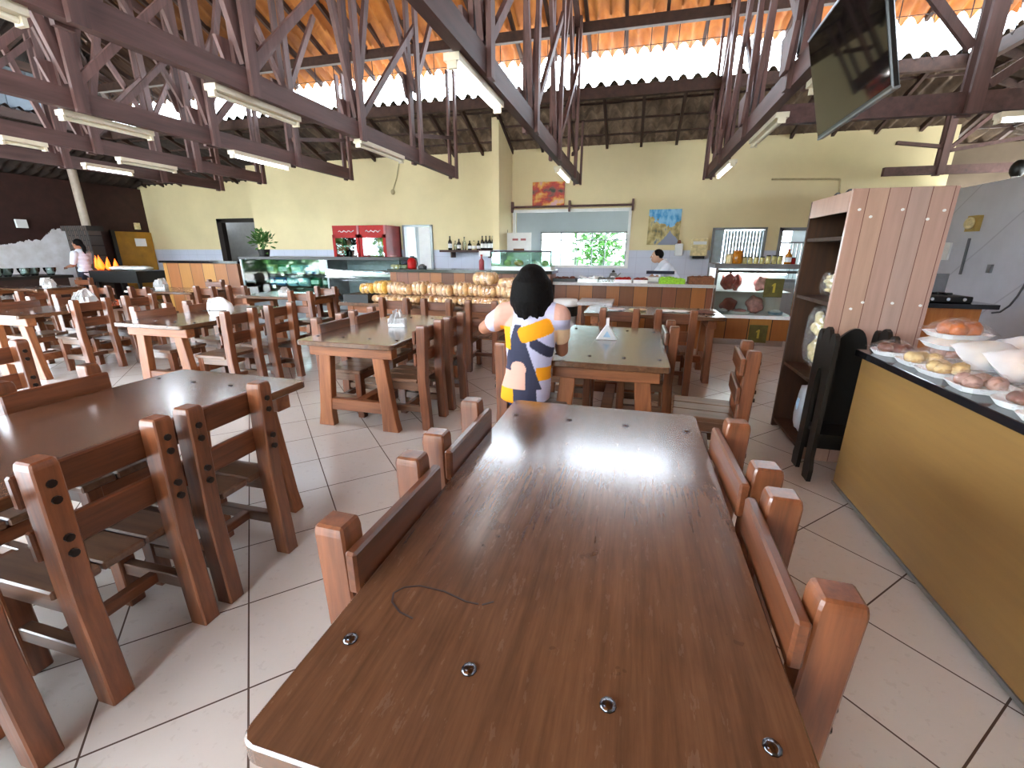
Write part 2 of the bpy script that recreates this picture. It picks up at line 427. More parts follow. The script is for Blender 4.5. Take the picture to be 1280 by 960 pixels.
SK_Y, SK_Z, SK_S = 8.6, 4.09, .407            # lower roof: upper edge and slope
SK_XR, SK_XL = 4.35, -12.0
UP_Z, UP_S = 5.06, .364                        # upper roof over the raised middle
UX0, UX1, UY0, UY1 = -12.0, 4.3, -6.5, 8.55
def up_z(x, y): return UP_Z + UP_S * min(UY1 - y, UX1 - x, x - UX0, y - UY0)
def sk_z(x, y): return SK_Z - SK_S * max(y - SK_Y, x - SK_XR, SK_XL - x)

def wall_with_holes(x0, x1, z0, z1, y, t, holes):
    """wall facing -Y, with rectangular openings (x0, x1, z0, z1)"""
    mb = MB(); xs = sorted(set([x0, x1] + [h[0] for h in holes] + [h[1] for h in holes])); zs = sorted(set([z0, z1] + [h[2] for h in holes] + [h[3] for h in holes]))
    for a, b in zip(xs, xs[1:]):
        run = None
        for c, d in zip(zs, zs[1:]):
            cx, cz = (a + b) / 2, (c + d) / 2
            if any(h[0] < cx < h[1] and h[2] < cz < h[3] for h in holes): continue
            mb.box(a, b, y, y + t, c, d)
    return mb
WT = sk_z(0, 10.0) - .02
struct(wall_with_holes(-2.73, 5.1, 0, WT, 10.0, .15, [(-2.66, -.2, 1.14, 2.27), (1.46, 2.38, 0, 1.87), (2.66, 3.3, .9, 1.86)]), 'wall_back', M['wall'])
struct(wall_with_holes(-9.72, -2.86, 0, WT, 10.0, .15, [(-5.40, -4.67, 0, 2.0)]), 'wall_back_counter', M['wall'])
struct(MB().box(-2.86, -2.72, 9.0, 10.15, 0, sk_z(0, 9.0) - .05), 'wall_pier', M['wall'])
struct(wall_with_holes(-14.3, -9.6, 0, sk_z(0, 10.6) - .02, 10.6, .15, [(-11.5, -10.15, 0, 2.25)]), 'wall_back_corner', M['wall'])
struct(MB().box(-9.72, -9.6, 10.15, 10.6, 0, sk_z(0, 10.4) - .05), 'wall_return', M['wall'])
struct(MB().box(-14.4, -14.2, 2.6, 10.7, 0, 3.15), 'wall_left', M['darkwall'])
struct(MB().box(5.0, 5.12, 2.0, 9.99, 0, 2.44).box(5.0, 5.12, -8.5, 2.0, 0, 3.7), 'wall_right', M['greywall'])  # near full-height stretch is unseen, added to keep the right side darker
struct(MB().box(-.6, 5.1, -3.4, -3.25, 0, 6.2), 'wall_front_blocker', plain('brown_wall', '86745c', .8, 0, .1, 2))  # unseen wall, added behind the camera to hold back light
struct(MB().box(5.1, 8.0, 10.0, 10.15, 0, 3.2), 'wall_back_annex', plain('dim_annex_wall', '6b5a48', .8, 0, .2, 2))
# room behind the serving hatch
struct(wall_with_holes(-6.4, 4.2, 0, 3.1, 12.6, .12, [(-2.6, -.28, 1.0, 1.95), (1.2, 3.6, .8, 2.0), (-6.2, -4.4, .9, 2.2)]), 'wall_kitchen', M['wallin'])
struct(MB().box(-6.5, -6.4, 10.15, 12.7, 0, 3.1).box(4.2, 4.3, 10.15, 12.7, 0, 3.1), 'wall_kitchen_side', M['wallin'])
struct(MB().box(-6.5, 4.3, 10.15, 12.7, 3.1, 3.2), 'ceiling_kitchen', M['wallin'])
struct(MB().box(-13.6, -13.5, 10.7, 12.5, 0, 2.45).box(-13.5, -8.0, 12.4, 12.5, 0, 3.0).box(-8.1, -8.0, 10.6, 12.5, 0, 3.0).box(-13.6, -8.0, 10.76, 12.5, 3.0, 3.05), 'wall_store', plain('store_wall', 'a2a3a8', .7, 0, .08))

def roof_sheet(name, mat, ufn, u0, u1, s0, s1, keep, du=.026, per=.215, amp=.058, row=.40, step=.06):
    """wavy clay tiles in overlapping rows; ufn(u, s, h) -> point; u runs along the eave, s down the slope"""
    mb = MB(); bm = mb.bm; nu = int((u1 - u0) / du); rows = int(round((s1 - s0) / row)); prev = None
    ss = []
    for k in range(rows): ss += [(s0 + k * row, step), (s0 + (k + 1) * row - .004, 0.0)]
    for s, st in ss:
        cur = []
        for i in range(nu + 1):
            u = u0 + (u1 - u0) * i / nu; ph = (u / per) % 1.0
            h = amp * (sin(pi * ph / .62) if ph < .62 else -sin(pi * (ph - .62) / .38)) - st
            cur.append(bm.verts.new(ufn(u, s, h)) if keep(u, s) else None)
        if prev:
            for i in range(nu):
                q = (prev[i], prev[i + 1], cur[i + 1], cur[i])
                if all(q): bm.faces.new(q)
        prev = cur
    loose = [v for v in bm.verts if not v.link_faces]
    bmesh.ops.delete(bm, geom=loose, context='VERTS')
    o = mb.build(name, mat, smooth=True, normals=False); o['kind'] = 'structure'
    return o
OV = .70
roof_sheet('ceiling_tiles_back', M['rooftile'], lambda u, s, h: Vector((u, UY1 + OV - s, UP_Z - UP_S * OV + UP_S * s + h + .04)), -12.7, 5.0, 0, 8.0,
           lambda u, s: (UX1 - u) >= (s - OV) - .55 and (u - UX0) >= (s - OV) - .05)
roof_sheet('ceiling_tiles_right', M['rooftile'], lambda u, s, h: Vector((UX1 + OV - s, u, UP_Z - UP_S * OV + UP_S * s + h + .04)), -7.2, 9.25, 0, 8.0,
           lambda u, s: (UY1 - u) >= (s - OV) - .55 and (u - UY0) >= (s - OV) - .55, du=.03)
roof_sheet('ceiling_tiles_left', M['darktile'], lambda u, s, h: Vector((UX0 - OV + s, u, UP_Z - UP_S * OV + UP_S * s + h + .04)), -7.2, 9.25, 0, 8.0,
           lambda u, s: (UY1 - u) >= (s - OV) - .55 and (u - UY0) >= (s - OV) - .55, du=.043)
roof_sheet('ceiling_tiles_front', M['rooftile'], lambda u, s, h: Vector((u, UY0 - OV + s, UP_Z - UP_S * OV + UP_S * s + h + .04)), -12.7, 5.0, 0, 8.0,
           lambda u, s: (UX1 - u) >= (s - OV) - .55 and (u - UX0) >= (s - OV) - .55, du=.072)
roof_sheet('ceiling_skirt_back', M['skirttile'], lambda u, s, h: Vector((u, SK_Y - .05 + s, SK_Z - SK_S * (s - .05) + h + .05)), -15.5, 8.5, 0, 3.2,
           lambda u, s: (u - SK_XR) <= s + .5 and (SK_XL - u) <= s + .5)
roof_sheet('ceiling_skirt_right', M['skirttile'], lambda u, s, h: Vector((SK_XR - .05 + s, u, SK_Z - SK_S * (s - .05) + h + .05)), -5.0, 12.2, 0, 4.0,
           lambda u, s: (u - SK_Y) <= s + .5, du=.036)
roof_sheet('ceiling_skirt_left', M['darktile'], lambda u, s, h: Vector((SK_XL + .05 - s, u, SK_Z - SK_S * (s - .05) + h + .05)), 2.0, 12.2, 0, 3.2,
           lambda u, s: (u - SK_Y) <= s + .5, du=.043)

def member(name, p, q, w, h, mat='rafter', up=(0, 0, 1)):
    o = MB().beam(p, q, w, h, up).build(name, M[mat]); o['kind'] = 'structure'; return o
# plates and purlins
member('roof_plate', (SK_XL, SK_Y, 4.0), (SK_XR + .06, SK_Y, 4.0), .09, .17)
member('roof_plate', (SK_XR, SK_Y + .05, 4.0), (SK_XR, -5, 4.0), .09, .17)
member('roof_plate', (SK_XL, SK_Y, 4.0), (SK_XL, 2, 4.0), .09, .17)
for yy, x0, x1 in ((8.5, -11.9, 4.2), (6.6, -10.1, 2.4), (4.7, -8.2, .5), (2.9, -6.4, -1.3)):
    member('roof_purlin', (x0, yy, up_z(-3.8, yy) - .17), (x1, yy, up_z(-3.8, yy) - .17), .09, .15)
for xx, y0, y1 in ((4.25, -6, 8.5), (2.3, -4.4, 6.5), (.4, -2.5, 4.7)):
    member('roof_purlin', (xx, y0, up_z(xx, 1.0) - .17), (xx, y1, up_z(xx, 1.0) - .17), .09, .15)
for xx, y0, y1 in ((-11.95, -6, 8.5), (-10.0, -4.4, 6.5), (-8.1, -2.5, 4.7)):
    member('roof_purlin', (xx, y0, up_z(xx, 1.0) - .17), (xx, y1, up_z(xx, 1.0) - .17), .09, .15)
member('hip_rafter', (UX1 + .5, UY1 + .5, UP_Z - UP_S * .5 - .04), (-3.0, 1.25, up_z(-3.0, 1.25) - .04), .07, .12)
member('hip_rafter', (UX0 - .5, UY1 + .5, UP_Z - UP_S * .5 - .04), (-4.7, 1.25, up_z(-4.7, 1.25) - .04), .07, .12)
x = -11.6
while x < 4.3:                                  # common rafters under the tiles
    top = 8.55 - min(UX1 - x, x - UX0, 7.3)
    if 9.2 - top > .6:
        member('roof_rafter', (x, 9.2, UP_Z + UP_S * (8.55 - 9.2) - .045), (x, top, UP_Z + UP_S * (8.55 - top) - .045), .05, .09)
    x += .62
y = -3.0
while y < 8.5:
    run = min(UY1 - y, y - UY0, 7.3)
    member('roof_rafter', (4.95, y, UP_Z - UP_S * .65 - .045), (4.3 - run, y, UP_Z + UP_S * run - .045), .05, .09)
    if y > 2: member('roof_rafter', (-12.65, y, UP_Z - UP_S * .65 - .045), (-12 + run, y, UP_Z + UP_S * run - .045), .05, .09)
    y += .66
x = -14.6
while x < 7.0:                                  # rafters and battens of the lower roof
    st = max(0, x - SK_XR, SK_XL - x)
    member('roof_rafter', (x, SK_Y + st, SK_Z - SK_S * st - .05), (x, SK_Y + 2.6, SK_Z - SK_S * 2.6 - .05), .05, .09)
    x += .66
for d in (.34, .74, 1.14, 1.54, 1.94):
    z = SK_Z - SK_S * d + .0
    member('roof_batten', (SK_XL - d, SK_Y + d, z - .005), (SK_XR + d, SK_Y + d, z - .005), .045, .03)
    member('roof_batten', (SK_XR + d, SK_Y + d, z - .005), (SK_XR + d, 0, z - .005), .045, .03)
y = 1.0
while y < 10:
    st = max(0, y - SK_Y)
    member('roof_rafter', (SK_XR + st, y, SK_Z - SK_S * st - .05), (SK_XR + 3.4, y, SK_Z - SK_S * 3.4 - .05), .05, .09)
    y += .66
# wire screen of the clerestory
w = MB(); x = -11.8
while x < 4.3: w.cyl((x, SK_Y, 4.08), (x, SK_Y, 4.92), .007, n=5); x += .42
for z in (4.18, 4.62): w.cyl((-12, SK_Y, z), (4.3, SK_Y, z), .005, n=5)
y = 0.4
while y < 8.5: w.cyl((SK_XR, y, 4.08), (SK_XR, y, 4.92), .007, n=5); y += .42
for z in (4.18, 4.62): w.cyl((SK_XR, 0, z), (SK_XR, 8.6, z), .005, n=5)
struct(w, 'clerestory_screen', M['wire'])
# boarded side of the raised roof on the left
s_ = MB()
for k in range(30):
    y0 = 2.2 + k * .21; s_.box(-12.06 - .015 * (k % 2), -12.02 - .015 * (k % 2), y0, y0 + .21, 4.05, 5.0)
struct(s_, 'wall_clerestory_left', plain('grey_sheet', '5c646c', .45, .3, .1))

# ------------------------------------------------------------------ roof trusses
CH = 2.68                                       # underside of the bottom chords
def pair(mb, p, q, gap, w, h, ax):
    for s in (-1, 1):
        o = Vector(ax) * (s * gap); mb.beam(Vector(p) + o, Vector(q) + o, w, h, up=ax)
    return mb
def truss(X, y_end, nodes, y0, label, chord=.17):
    t = thing('roof_truss', label, 'truss', (X, y_end, CH), 0, 'wooden roof trusses over the dining hall')
    A = (1, 0, 0)
    B = lambda mb, nm, m: mb.build(nm, M[m], t, world=True)
    B(MB().beam((X, y_end, CH + chord / 2), (X, y0, CH + chord / 2), .085, chord), 'bottom_chord', 'truss')
    zr = lambda y: up_z(X, min(y, 8.4)) - .12
    for i, yn in enumerate(nodes):
        top = zr(yn) if yn < 8.45 else 4.9
        B(pair(MB(), (X, yn, CH - .02), (X, yn, top), .065, .10, .038, A), 'post', 'truss_v')
        for s in (-1, 1):
            ye = yn + s * .80
            if ye > 8.5 or (X, yn) in ((99, 99),): ye = min(ye, 8.45)
            ze = min(zr(ye), 4.9 if yn > 6 else 5.6)
            B(MB().beam((X, yn, CH + chord + (.05 if i else .75)), (X, ye, ze), .075, .045, up=A), 'brace', 'truss_v')
        if i < len(nodes) - 1:
            a, b = nodes[i], nodes[i + 1]
            B(MB().beam((X + .05, b, CH + chord + .04), (X + .05, a, 4.35), .07, .04, up=A), 'diagonal', 'truss_v')
        B(MB().prism([(-.17, .16), (.17, .16), (.07, -.12), (-.07, -.12)], .03, Matrix.Translation((X - .115, yn, CH + .95 if i == 0 else CH + .22)) @ Matrix(((0, 0, 1, 0), (1, 0, 0, 0), (0, 1, 0, 0), (0, 0, 0, 1)))), 'gusset', 'truss_v')
    B(pair(MB(), (X, y_end - .06, CH - .02), (X, y_end - .06, min(4.2, sk_z(X, max(y_end, 8.6)) - .12) if y_end > 8.6 else 4.3), .06, .08, .035, A), 'end_post', 'truss_v')
    B(MB().beam((X, y_end - .06, CH + .62), (X, nodes[0], CH + .36), .05, .035, up=A), 'tie', 'truss')
    n0 = max(nodes[-1] - 1.5, y0)
    pts = [y for y in (8.5, 6, 4, 2) if True]
    B(MB().beam((X, 8.45, zr(8.45) - .02), (X, max(1.2, 8.55 - min(UX1 - X, X - UX0)), zr(max(1.2, 8.55 - min(UX1 - X, X - UX0))) - .02), .07, .13), 'top_chord', 'truss')
    return t
def node_list(first, y0, gap=1.5):
    r = [first]
    while r[-1] - gap > y0: r.append(r[-1] - gap)
    return r
truss(1.1, 9.1, [8.75, 7.5, 5.95, 4.4, 2.9, 1.4], -1.0, 'wooden truss right of centre whose end hangs above the street painting')
truss(-1.2, 9.2, [8.35, 6.68, 5.17, 3.57, 2.05], -1.0, 'wooden truss whose end hangs right beside the fruit painting')
truss(-3.2, 7.9, [6.49, 5.0, 3.46, 2.21], -1.0, 'wooden truss passing over the bottle shelf, an unlit lamp at its far end')
truss(-5.1, 7.6, [6.22, 4.8, 3.4, 1.9], -1.0, 'wooden truss ending above the red drinks fridges')
truss(-7.0, 7.6, [6.2, 4.75, 3.3], -.5, 'wooden truss ending in front of the dark doorway with the plant')
truss(-8.65, 8.2, [6.9, 5.4, 3.9], 0.0, 'wooden truss farthest to the left, next to the dark wall')

# trusses across the right-hand side
t = thing('roof_truss', 'reddish wooden cross beam with a post and a slanting brace, behind the television', 'truss', (1.15, 5.55, 2.7), 0, 'wooden beams on the right side')
B = lambda mb, nm, m: mb.build(nm, M[m], t, world=True)
B(MB().beam((1.15, 5.55, 2.76), (7.2, 5.55, 2.76), .085, .17), 'bottom_chord', 'truss')
B(pair(MB(), (2.85, 5.55, 2.66), (2.85, 5.55, up_z(2.85, 5.55) - .1), .065, .12, .038, (0, 1, 0)), 'post', 'truss_v')
B(MB().beam((2.95, 5.55, 2.9), (4.3, 5.55, 3.9), .075, .045, up=(0, 1, 0)), 'brace', 'truss_v')
B(MB().beam((2.75, 5.55, 3.2), (1.2, 5.55, 4.9), .075, .045, up=(0, 1, 0)), 'brace', 'truss_v')
t = thing('roof_truss', 'lower dark wooden beam with a short strut, close to the cream wall', 'truss', (3.9, 9.35, 2.6), 0, 'wooden beams on the right side')
B = lambda mb, nm, m: mb.build(nm, M[m], t, world=True)
B(MB().beam((3.85, 9.35, 2.72), (8.0, 9.35, 2.72), .085, .13), 'bottom_chord', 'truss')
B(pair(MB(), (4.62, 9.35, 2.64), (4.62, 9.35, 3.55), .06, .10, .038, (0, 1, 0)), 'post', 'truss_v')
B(MB().beam((3.95, 9.35, 3.15), (4.66, 9.35, 3.05), .05, .06, up=(0, 1, 0)), 'tie', 'truss')
B(MB().beam((4.66, 9.35, 3.0), (5.15, 9.35, 3.5), .05, .06, up=(0, 1, 0)), 'brace', 'truss_v')
B(MB().beam((4.7, 9.35, 3.0), (7.0, 9.35, 3.35), .05, .06, up=(0, 1, 0)), 'tie', 'truss')

# ------------------------------------------------------------------ fluorescent lamps under the chords
def lamp(p, q, lit, label, w=.11, tubes=1):
    p, q = Vector(p), Vector(q); c = (p + q) / 2
    t = thing('tube_lamp', label, 'lamp', c, 0, 'fluorescent lamps under the trusses')
    MB().beam(p, q, w, .045).build('housing', M['fixture'], t, world=True)
    d = (q - p).normalized(); dn = Vector((0, 0, -.042)); side = d.cross(Vector((0, 0, 1)))
    for s in ([0] if tubes == 1 else [-.03, .03]):
        MB().cyl(p + d * .03 + dn + side * s, q - d * .03 + dn + side * s, .017, n=10).build('tube', M['tube_on' if lit else 'tube_off'], t, world=True)
    for e in (p + d * .015, q - d * .015):
        MB().beam(e - d * .012 + dn, e + d * .012 + dn, w * .6, .05).build('end_cap', M['fixture'], t, world=True)
    return t
LZ = CH - .0225
def lamp_px(a, b, lit, label, X=None, dx=0, **k):
    P, Q = at_z(*a, LZ - .03), at_z(*b, LZ - .03)
    if X is not None: P.x = Q.x = X
    P.z = Q.z = LZ
    return lamp(P, Q, lit, label, **k)
lamp_px((571, 76), (628, 136), True, 'long glowing tube lamp in the middle, hanging nearest over the tables', X=-1.26)
lamp_px((257, 114), (372, 154), False, 'unlit cream tube lamp over the middle left tables', X=-3.27)
lamp_px((43, 148), (171, 173), False, 'unlit cream tube lamp at the upper left, above the dark wall', X=-5.2)
lamp_px((-60, 5), (22, 27), False, 'unlit cream tube lamp cut by the upper left corner', X=-3.27)
lamp_px((443, 180), (498, 201), False, 'unlit tube lamp on the far truss end above the drinks fridges', X=-3.2)
lamp_px((275, 194), (341, 211), True, 'glowing tube lamp above the dark doorway', X=-5.12)
lamp_px((42, 212), (115, 220), True, 'glowing tube lamp in front of the dark left wall', X=-7.95)
lamp_px((135, 202), (210, 214), False, 'unlit tube lamp beside the corner of dark wall and cream wall', X=-7.0)
lamp_px((-30, 178), (24, 188), False, 'unlit tube lamp at the left edge of the view', X=-7.0)
lamp_px((700, 212), (717, 226), True, 'small glowing tube lamp right of the fruit painting', X=-1.26)
lamp_px((1009, 66), (970, 116), False, 'unlit tube lamp beside the far edge of the television', X=1.2)
lamp_px((943, 150), (914, 182), False, 'unlit tube lamp on the truss behind the television', X=1.2)
lamp_px((897, 205), (886, 221), True, 'glowing tube lamp at the truss end above the street painting', X=1.2)
lamp((3.08, 5.55, 2.64), (4.28, 5.55, 2.64), True, 'glowing tube lamp below the cross beam at the right edge')

# ------------------------------------------------------------------ openings and doors
f = struct(MB().box(-2.70, -.16, 9.97, 10.02, 2.25, 2.31).box(-.22, -.16, 9.97, 10.02, 1.14, 2.27).box(-2.70, -2.64, 9.97, 10.02, 1.14, 2.27).box(-2.70, -.16, 9.94, 10.16, 1.10, 1.15), 'window_1', M['white'])
# kitchen window with sliding sashes
w1 = thing('window_2', None, None, (-1.44, 12.6, 1.0)); w1['kind'] = 'structure'
fr = MB().box(-2.6, -.28, 12.57, 12.63, 1.0, 1.04).box(-2.6, -.28, 12.57, 12.63, 1.91, 1.95).box(-2.6, -.28, 12.57, 12.63, 1.72, 1.75)
for xx in (-2.6, -2.05, -1.62, -1.2, -.85, -.31): fr.box(xx, xx + .03, 12.57, 12.63, 1.0, 1.95)
fr.build('window_frame', M['galv'], w1, world=True)
MB().box(-2.58, -.3, 12.595, 12.605, 1.02, 1.93).build('pane', M['glass'], w1, world=True)
cu = MB()
cu.grid(lambda a, b: Vector((-2.57 + .95 * a, 12.5 + .02 * sin(a * 60), 1.02 + .72 * b)), 120, 1)
o = solo(cu, 'curtain', film('sheer_cloth', 'f2f6f4', .5), 'sheer white curtain strips at the left of the kitchen window', 'curtain', normals=False)
for xx, zz in ((-1.95, 2.0), (-.6, 2.05)):
    pass
# striped curtain door and the window beside it
d1 = thing('door_1', None, None, (1.92, 10.05, 0)); d1['kind'] = 'structure'
MB().box(1.43, 1.47, 9.96, 10.1, 0, 1.9).box(2.37, 2.41, 9.96, 10.1, 0, 1.9).box(1.43, 2.41, 9.96, 10.1, 1.86, 1.9).build('door_frame', M['galv'], d1, world=True)
cu = MB()
for k in range(12): cu.box(1.68 + .058 * k, 1.68 + .058 * k + .05, 10.06 + .012 * (k % 2), 10.066 + .012 * (k % 2), .02, 1.85)
cu.box(1.48, 1.66, 10.04, 10.06, .0, 1.86)
cu.build('strip_curtain', plain('strip_curtain', 'a9bcc4', .4, 0, .2, 6), d1, world=True)
d2 = thing('window_3', None, None, (3.0, 10.0, .9)); d2['kind'] = 'structure'
fr = MB().box(2.63, 2.69, 9.97, 10.1, .9, 1.89).box(2.63, 3.33, 9.97, 10.1, 1.83, 1.89).box(2.63, 3.33, 9.97, 10.1, .87, .93)
for k in range(9): fr.box(2.70 + k * .075, 2.715 + k * .075, 10.05, 10.07, .93, 1.62)
fr.box(2.69, 3.33, 10.04, 10.08, 1.60, 1.63)
fr.build('window_frame', M['galv'], d2, world=True)
d3 = thing('door_2', None, None, (-5.03, 10.0, 0)); d3['kind'] = 'structure'
MB().box(-5.42, -5.37, 9.95, 10.1, 0, 2.03).box(-4.70, -4.65, 9.95, 10.1, 0, 2.03).box(-5.42, -4.65, 9.95, 10.1, 1.99, 2.03).build('door_frame', M['galv'], d3, world=True)
MB().box(-5.0, -4.71, 9.96, 10.0, 0, 1.98).build('door_leaf', M['white'], d3, world=True)
d4 = thing('door_3', None, None, (-10.8, 10.6, 0)); d4['kind'] = 'structure'
MB().box(-11.55, -11.38, 10.54, 10.68, 0, 2.3).box(-10.2, -10.08, 10.54, 10.68, 0, 2.3).box(-11.55, -10.08, 10.54, 10.68, 2.2, 2.3).build('door_frame', plain('dark_frame', '241a16', .5), d4, world=True)

# ------------------------------------------------------------------ things outside the windows
def bush(name, c, r, label, n=900, mat='green', trunk=True, size=1.0):
    t = thing(name, label, 'tree', (c[0], c[1], -.14), 0, 'trees outside the kitchen')
    rnd = random.Random(hash(name) % 1000 + int(c[0] * 10)); mb = MB()
    for _ in range(n):
        v = Vector((rnd.gauss(0, 1), rnd.gauss(0, 1), rnd.gauss(0, 1))).normalized() * (rnd.random() ** .4)
        p = Vector(c) + Vector((v.x * r[0], v.y * r[1], v.z * r[2])); a = Vector((rnd.uniform(-1, 1), rnd.uniform(-1, 1), rnd.uniform(-.5, .5))).normalized() * .14 * size; b = a.cross(Vector((rnd.uniform(-1, 1), rnd.uniform(-1, 1), 1))).normalized() * .06 * size
        mb._add([p - a, p + b, p + a, p - b], [(0, 1, 2, 3)])
    mb.build('foliage', M[mat], t, world=True, normals=False)
    MB().cyl((c[0], c[1], -.14), (c[0], c[1], c[2]), .12, .06).build('trunk', M['rafter'], t, world=True)
    return t
bush('tree', (-1.1, 15.2, 1.5), (1.0, .7, 1.1), 'leafy green tree seen through the middle of the kitchen window')
bush('tree', (-6.9, 15.0, 1.7), (1.3, .8, 1.0), 'leafy green tree seen through the small pane of the white door')

for i, (bx, by, bw, bh) in enumerate(((-28, -15, 5, 3.0), (-17, -17, 5.2, 3.6), (-6, -16, 5, 3.2), (-34, -8, 4.5, 3.2), (-32, 4, 4.0, 2.8))):
    o = bush('outside_tree', (bx, by, bh * .8), (bw, 2.2, bh), None, 2600, 'green', size=3.2)   # greenery outside the open sides, only mirrored in glass
    for k in ('group', 'category'): del o[k]
    o['kind'] = 'structure'
# ================================================================== CHAIRS AND TABLES
def make_chair(bolts):
    t = thing('dining_chair', 'x', 'chair')
    for s in (-1, 1):                                        # rear posts, front legs
        mb = MB(); P = []
        for z, y in ((0, -.215), (.42, -.20), (.885, -.215)): P.append(Vector((s * .168, y, z)))
        mb.beam(P[0], P[1], .066, .072, up=(0, 1, 0)); 
        mb = MB(); hw, hd = .034, .038
        prof = [(0, -.222, 1, 1), (.42, -.20, 1, 1), (.868, -.214, 1, 1), (.886, -.214, .88, .88)]
        vs = []
        for z, y, a, b in prof:
            for i, j in ((-1, -1), (1, -1), (1, 1), (-1, 1)): vs.append(Vector((s * .168 + i * hw * a, y + j * hd * b, z)))
        fs = [(3, 2, 1, 0), (12, 13, 14, 15)] + [(k * 4 + i, k * 4 + (i + 1) % 4, k * 4 + 4 + (i + 1) % 4, k * 4 + 4 + i) for k in range(3) for i in range(4)]
        mb._add(vs, fs); mb.build('rear_post', M['chair'], t, bevel=.005)
        MB().beam((s * .165, .165, 0), (s * .165, .165, .415), .062, .062, up=(0, 1, 0)).build('front_leg', M['chair'], t, bevel=.005)
        MB().box(s * .168 - .022, s * .168 + .022, -.17, .14, .345, .413).build('seat_rail', M['seat'], t, bevel=.004)
        MB().box(s * .168 - .02, s * .168 + .02, -.19, .14, .155, .21).build('side_stretcher', M['seat'], t, bevel=.004)
    MB().box(-.15, .15, -.045, -.005, .16, .205).build('cross_stretcher', M['chair_h'], t, bevel=.004)
    mb = MB()
    for a, b in ((-.212, -.074), (-.068, .068), (.074, .212)): mb.box(a, b, -.165, .205, .414, .447)
    mb.build('seat', M['seat'], t, bevel=.006)
    MB().box(-.19, .19, .15, .19, .35, .412).build('seat_apron', M['chair_h'], t, bevel=.004)
    for z in (.735, .555):
        sl = MB().box(-.212, .212, -.171, -.144, z, z + .105).build('back_slat', M['chair_h'], t, bevel=.006)
        if bolts:
            for s in (-1, 1):
                for dz in (.025, .078):
                    MB().cyl((s * .168, -.256, z + dz), (s * .168, -.244, z + dz), .0125, n=10).build('bolt', M['bolt'], sl)
    return t
CH_NEAR = make_chair(True); CH_FAR = make_chair(False); used = {}
n_chair = 0
def chair(x, y, rz, label, near=False, group='rustic chairs of the dining hall', jit=1.5):
    global n_chair
    p = CH_NEAR if near else CH_FAR
    random.seed(100 + n_chair); n_chair += 1
    rz = radians(rz + random.uniform(-jit, jit))
    if p.name not in used:
        used[p.name] = 1; p.location = (x, y, 0); p.rotation_euler = (0, 0, rz); p['label'] = label; p['group'] = group; return p
    return dup(p, 'dining_chair', (x, y, 0), rz, label, group)
RIGHT_OF, LEFT_OF, NEAR_OF, FAR_OF = 90, -90, 0, 180     # where the chair stands; it faces the table

def make_table(L, W):
    """rustic trestle table, long axis along y, origin on the floor at its centre"""
    t = thing('dining_table', 'x', 'table')
    r = .03; pts = []
    for sx, sy, a0 in ((1, 1, 0), (-1, 1, 90), (-1, -1, 180), (1, -1, 270)):
        for k in range(4):
            a = radians(a0 + k * 30); pts.append((sx * (W / 2 - r) + r * cos(a), sy * (L / 2 - r) + r * sin(a)))
    tt = MB().prism(pts, .04, Matrix.Translation((0, 0, .72))).build('table_top', M['top'], t, bevel=.004)
    for s in (-1, 1):
        ye = s * (L / 2 - .13)
        for q in (-1, 1):
            mb = MB(); vs = []
            for z, xc, w in ((0, .31, .075), (.12, .30, .06), (.63, .245, .052)):
                for i, j in ((-1, -1), (1, -1), (1, 1), (-1, 1)): vs.append(Vector((q * xc + i * w, ye + j * .036, z)))
            mb._add(vs, [(3, 2, 1, 0), (8, 9, 10, 11)] + [(k * 4 + i, k * 4 + (i + 1) % 4, k * 4 + 4 + (i + 1) % 4, k * 4 + 4 + i) for k in range(2) for i in range(4)])
            mb.build('leg', M['leg_t'], t, bevel=.005)
        MB().box(-W / 2 + .05, W / 2 - .05, ye - .045, ye + .045, .625, .718).build('top_bar', M['bar_t'], t, bevel=.005)
        MB().box(-.31, .31, ye - .028, ye + .028, .15, .25).build('foot_bar', M['bar_t'], t, bevel=.005)
        for k in range(4):
            bx = (-.36 + .24 * k) * W / .84
            MB().lathe([(.014, 0), (.013, .003), (.008, .006), (.001, .0065)], (bx, s * (L / 2 - .20), .7595), 10).build('bolt', M['stud'], tt, smooth=True)
    MB().box(-.045, .045, -L / 2 + .16, L / 2 - .16, .16, .24).build('stretcher', M['bar_t'], t, bevel=.005)
    return t
def place_table(x0, x1, y0, y1, label, src=None):
    t = make_table(y1 - y0, x1 - x0); t.location = ((x0 + x1) / 2, (y0 + y1) / 2, 0)
    t['label'] = label; t['group'] = 'varnished trestle tables'; return t
def place_table_x(x0, x1, y0, y1, label):
    t = make_table(x1 - x0, y1 - y0); t.location = ((x0 + x1) / 2, (y0 + y1) / 2, 0); t.rotation_euler = (0, 0, radians(90))
    t['label'] = label; t['group'] = 'varnished trestle tables'; return t

A1 = place_table(-.515, .305, .34, 1.95, 'large bare brown table nearest the camera, with chrome bolts and a curved scratch')
# worn curved scratch on the nearest table
pp = [at_z(u, v, .7604) for u, v in [(516, 773), (500, 765), (490, 752), (492, 741), (505, 734), (525, 732), (555, 739), (583, 752), (598, 755), (617, 752)]]
mb = MB()
for a, b in zip(pp[:8], pp[1:9]): mb.beam(a, b, .004, .0006)
mb.beam(pp[8] + Vector((.008, 0, 0)), pp[9], .004, .0006)
mb.build('scratch', plain('dark_scratch', '2a140c', .6), A1, world=True)
A2 = place_table(-.545, .26, 2.78, 4.27, 'table with a triangular white napkin holder, where the woman sits')
B1 = place_table(-2.60, -1.72, .38, 1.96, 'large table at the left with a bright sky reflection, one near chair row in front')
B2 = place_table(-2.60, -1.74, 2.9, 4.48, 'table with a bunch of crumpled white napkins, left of the seated woman')
C1 = place_table(-4.95, -4.15, .4, 1.98, 'table beyond the left foreground table, at the left edge of the view')
